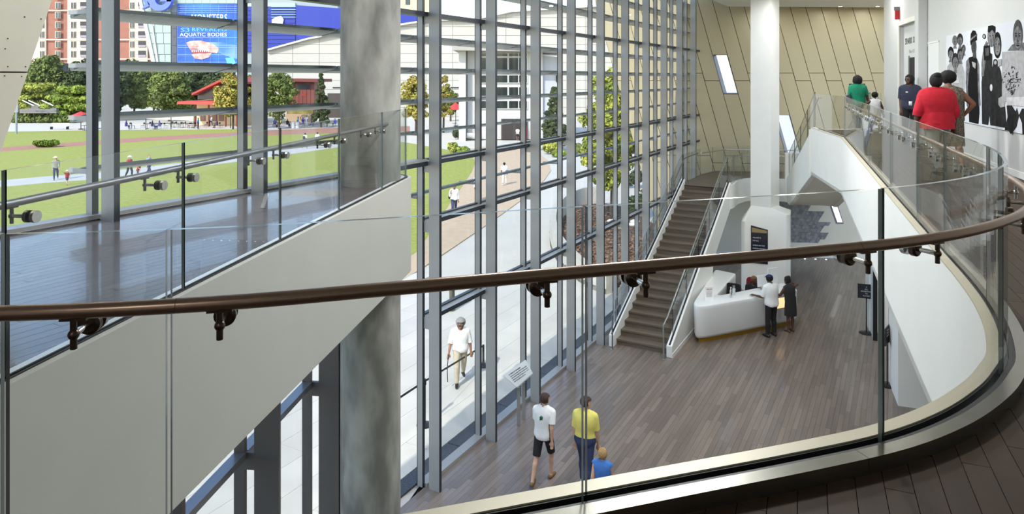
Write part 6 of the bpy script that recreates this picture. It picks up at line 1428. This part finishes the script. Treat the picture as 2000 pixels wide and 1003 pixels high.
# upstairs
person('woman in green blouse with dark shoulder bag at the top of the upper stair', at_d(1675, 19.5, ZU), 8, 1.62, 'dark', 1.12, cloth('green', (20, 142, 104)), .8, True, cloth('dkgreen', (40, 46, 48)), 1.97, M_SHOED, ('curly', (26, 18, 18)), {1: ((.35, .0, -1), (.15, .1, -1)), -1: ((.15, 0, -1), (0, .3, -1))}, WALK, bag=(cloth('bagnavy', (40, 42, 58)), -1, 'bag'))
person('toddler girl in white dress holding the hand of the woman in green', at_d(1709, 19.3, ZU), 10, 1.14, 'dark', 1.0, M_WHT, 0, False, None, 0, M_SHOEW, ('afro', (22, 17, 16)), {1: ((.5, .1, -1), (.2, .1, -1)), -1: ((.5, .1, -.3), (.2, .1, .4))}, WALK2, skirt=(M_WHT, .6, 1.12, .21, .158))
def lanyard(T, HD, hands):
    b = MB(); b.tube([T(-.07, .08, .49), T(-.03, .125, .3), T(0, .14, .12)], .006, 6); b.tube([T(.07, .08, .49), T(.03, .125, .3), T(0, .14, .12)], .006, 6); return b
def card_(T, HD, hands): b = MB(); b.slab([T(-.035, .15, .02), T(.035, .15, .02), T(.035, .15, .12), T(-.035, .15, .12)], T(0, .005, 0)-T(0, 0, 0)); return b
def nametag(T, HD, hands): b = MB(); b.slab([T(.05, .138, .33), T(.1, .13, .33), T(.1, .13, .36), T(.05, .138, .36)], T(0, .006, 0)-T(0, 0, 0)); return b
person('attendant in navy polo shirt with white badge beside the exhibition doorway', at_d(1777, 16.4, ZU), 205, 1.6, 'dark', 1.05, cloth('navypolo', (48, 52, 72)), .9, True, cloth('blacktr', (20, 20, 26)), 1.97, M_SHOED, ('bob', (18, 16, 18)), {1: ((.1, -.1, -1), (.0, .2, -1)), -1: ((.12, -.1, -1), (-.1, .1, -1))}, None, 0, head=(50, 0), faceon=True, extras=(('lanyard', lanyard, M_BLKC), ('id_card', card_, M_WHT), ('name_tag', nametag, M_WHT)))
person('large woman in red cardigan walking along the gallery wall', at_d(1829, 11.0, ZU), 10, 1.62, 'dark', 1.45, cloth('red', (196, 26, 46)), 1.35, True, cloth('greytr', (126, 124, 124)), 1.97, M_SHOED, ('bun', (24, 20, 20)), {1: ((.3, -.1, -1), (.1, .25, -1)), -1: ((.38, -.1, -1), (.2, .1, -1))}, WALK, skirt=(cloth('red', (196, 26, 46)), .78, 1.1, .245, .2))
person('woman in brown patterned dress with hand on hip beside the mural', at_d(1853, 11.75, ZU), 12, 1.64, 'mid', 1.15, cloth('pattern', (150, 138, 122), scale=45, c2=(70, 62, 56)), 0, False, None, 0, M_SHOED, ('afro', (22, 18, 17)), {1: ((.75, -.2, -.8), (-.5, .2, -.75)), -1: ((.2, 0, -1), (0, .3, -1))}, WALK2, skirt=(cloth('pattern', (150, 138, 122)), .42, 1.12, .225, .178))
# outside, near
def stick(T, HD, hands): b = MB(); h_ = hands[1]; b.tube([h_+Vector((0, .02, .05)), h_+Vector((.03, .05, -.3)), h_+Vector((.02, .06, -.62))], .012, 6); return b
person('elderly woman with grey hair in white top and khaki trousers walking outside', at_px(899, 748), 172, 1.64, 'mid', 1.08, M_WHT, 1.15, True, cloth('khaki', (190, 179, 156)), 1.97, M_SHOED, ('afro', (150, 148, 146)), {-1: ((.28, -.05, -1), (.1, .15, -1)), 1: ((.3, .1, -1), (.2, .5, -.9))}, WALK, 2, head=(-5, 14), faceon=True, shade=True, extras=(('walking_strap', stick, M_BLACK),))
person('man in white shirt and jeans holding a phone to his mouth on the tan path', at_px(887, 420), 170, 1.72, 'mid', 1.05, M_WHT, 1.8, True, M_JEAN, 1.97, M_SHOED, ('short', (26, 22, 20)), {1: ((.25, .2, -1), (-.2, .6, 1)), -1: ((.15, -.1, -1), (.05, .2, -1))}, WALK, vox=.02, bag=(M_BLKC, 1, 'bag'), faceon=True)
person('man in white tank top and black shorts walking away on the tan path', at_px(932, 392), 15, 1.68, 'dark', 1.15, M_WHT, 0, True, M_BLKC, .98, M_SHOEW, ('short', (20, 17, 16)), SWING, WALK2, vox=.02)
person('person all in white walking away behind the tank top man', at_px(985, 361), 5, 1.62, 'dark', 1.05, M_WHT, .9, True, M_WHT, 1.97, M_SHOEW, ('short', (20, 17, 16)), SWING2, WALK, vox=.025)
person('person in white top and dark shorts entering the dark doorway', at_px(1011, 274), 0, 1.6, 'mid', 1.05, M_WHT, .8, True, M_BLKC, .95, M_SHOEW, ('short', (40, 28, 24)), None, WALK, vox=.035)
# lawn
M_RTOP = cloth('redtop', (176, 42, 56)); M_STRAW = mat('straw', (222, 206, 170), .9)
person('man in sun hat and checked shirt walking on the lawn path', at_px(109, 351), 150, 1.74, 'light', 1.05, cloth('check', (158, 160, 140), scale=30, c2=(110, 112, 100)), 1.7, True, M_JEAN, 1.97, M_SHOEB, ('short', (90, 80, 70)), SWING, WALK, vox=.025, hat=('hat', M_STRAW))
person('small child in red shirt and sun hat reaching out beside the hat man', at_px(131, 361), 120, 1.05, 'light', 1., M_RTOP, .8, True, cloth('slate', (60, 62, 76)), .9, M_SHOED, ('short', (160, 120, 80)), {1: ((.9, .3, .5), (.8, .2, .5)), -1: ((.3, .2, -1), (0, .3, -1))}, WALK, vox=.025, hat=('hat', M_STRAW))
person('woman in white sun hat and red top on the lawn behind the window fin', at_px(253, 347), 110, 1.66, 'light', 1.1, M_RTOP, .9, True, M_BLKC, 1.97, M_SHOED, ('short', (90, 70, 60)), SWING2, WALK2, vox=.025, hat=('hat', M_WHT))
person('running child in red shirt between two adults on the lawn', at_px(269, 347), 100, 1.1, 'light', 1., M_RTOP, .8, True, cloth('slate', (60, 62, 76)), .9, M_SHOED, ('short', (150, 110, 70)), {1: ((.4, .8, -.2), (.1, 1, .2)), -1: ((.3, .2, -1), (0, .3, -1))}, WALK, 25, vox=.025)
person('adult in light blue shirt and jeans on the lawn beside the running child', at_px(291, 345), 100, 1.7, 'light', 1.1, cloth('skyblue', (130, 160, 206)), .95, True, M_JEAN, 1.97, M_SHOEW, ('short', (150, 110, 80)), SWING, WALK, vox=.025)
person('man in white t-shirt with black backpack walking on the lawn', at_px(596, 290), 20, 1.72, 'dark', 1.05, M_WHT, .8, True, cloth('slate', (60, 62, 76)), 1.97, M_SHOEW, ('short', (22, 18, 16)), SWING, WALK, vox=.03, bag=(M_BLKC, 1, 'pack'))
person('man in plain white t-shirt right of the backpack man on the lawn', at_px(620, 289), 20, 1.74, 'dark', 1.1, M_WHT, .85, True, M_WHT, 1.97, M_SHOEW, ('short', (22, 18, 16)), SWING2, WALK2, vox=.03)
person('person in turquoise top and jeans at the lawn edge by the pavilion', at_px(472, 254), 10, 1.62, 'light', 1.15, cloth('turq', (72, 176, 196)), .8, True, M_JEAN, 1.97, M_SHOED, ('short', (60, 44, 36)), None, None, vox=.035)
# plaza
PZ = [(576, 243, 'red', (214, 66, 50), 'person in red standing in the plaza group'), (587, 243, 'cream', (236, 226, 210), 'person in cream standing in the plaza group'), (582, 249, 'paleblue', (150, 180, 222), 'person in pale blue shirt beside the litter bins'), (592, 250, 'royal', (50, 66, 170), 'person in royal blue with dark backpack beside the litter bins'), (599, 246, 'whitep', (240, 238, 236), 'person in white dress right of the plaza group'), (609, 247, 'magenta', (150, 40, 110), 'person in magenta walking alone on the plaza'), (387, 252, 'azure', (84, 150, 210), 'standing man in azure shirt by the cafe tables'), (412, 246, 'whiteq', (236, 232, 230), 'person in white standing behind the seated cafe group'), (630, 238, 'mint', (170, 210, 220), 'person in mint shirt before the conifer hedge')]
for i, (px, py, nm, c, lab) in enumerate(PZ):
    person(lab, at_px(px, py), (20, 160, 100, 0, 190, 80, 90, 180, 0)[i], 1.68, 'mid' if i % 2 else 'dark', 1.05, cloth('pz_'+nm, c), .9, True, M_JEAN if i != 4 else M_WHT, 1.97, M_SHOED, ('short', (34, 26, 24)), SWING if i % 2 else None, WALK if i % 2 else None, vox=.04, bag=(M_BLKC, 1, 'pack') if nm == 'royal' else None)
SZ = [(297, 252, 90, 'navy', (70, 76, 110), 'person in navy seated left at the cafe table'), (312, 252, -90, 'indigo', (86, 92, 150), 'person in indigo seated right at the cafe table'), (424, 250, -80, 'plum', (84, 66, 92), 'person in plum seated on the right of the cafe group'), (246, 252, 90, 'cobalt', (60, 70, 160), 'person in cobalt seated just right of the window fin'), (546, 248, 180, 'lemon', (220, 206, 60), 'person in lemon yellow seated on the grey bench'), (561, 248.5, 120, 'coal', (44, 44, 52), 'person in coal grey seated at the end of the grey bench'), (537, 248, 180, 'steelblue', (70, 90, 160), 'person in steel blue seated on the grey bench'), (655, 247, -70, 'cobalt2', (54, 74, 190), 'person in bright blue seated beside the concrete column')]
for px, py, fc, nm, c, lab in SZ:
    person(lab, at_px(px, py), fc, 1.68, 'dark', 1.05, cloth('sz_'+nm, c), .9, True, M_JEAN, 1.97, M_SHOED, ('short', (30, 24, 22)), {1: ((.2, .4, -1), (-.3, 1, .0)), -1: ((.2, .4, -1), (-.2, 1, .0))}, SIT, 4, vox=.04)

bpy.data.scenes.remove(WORK)
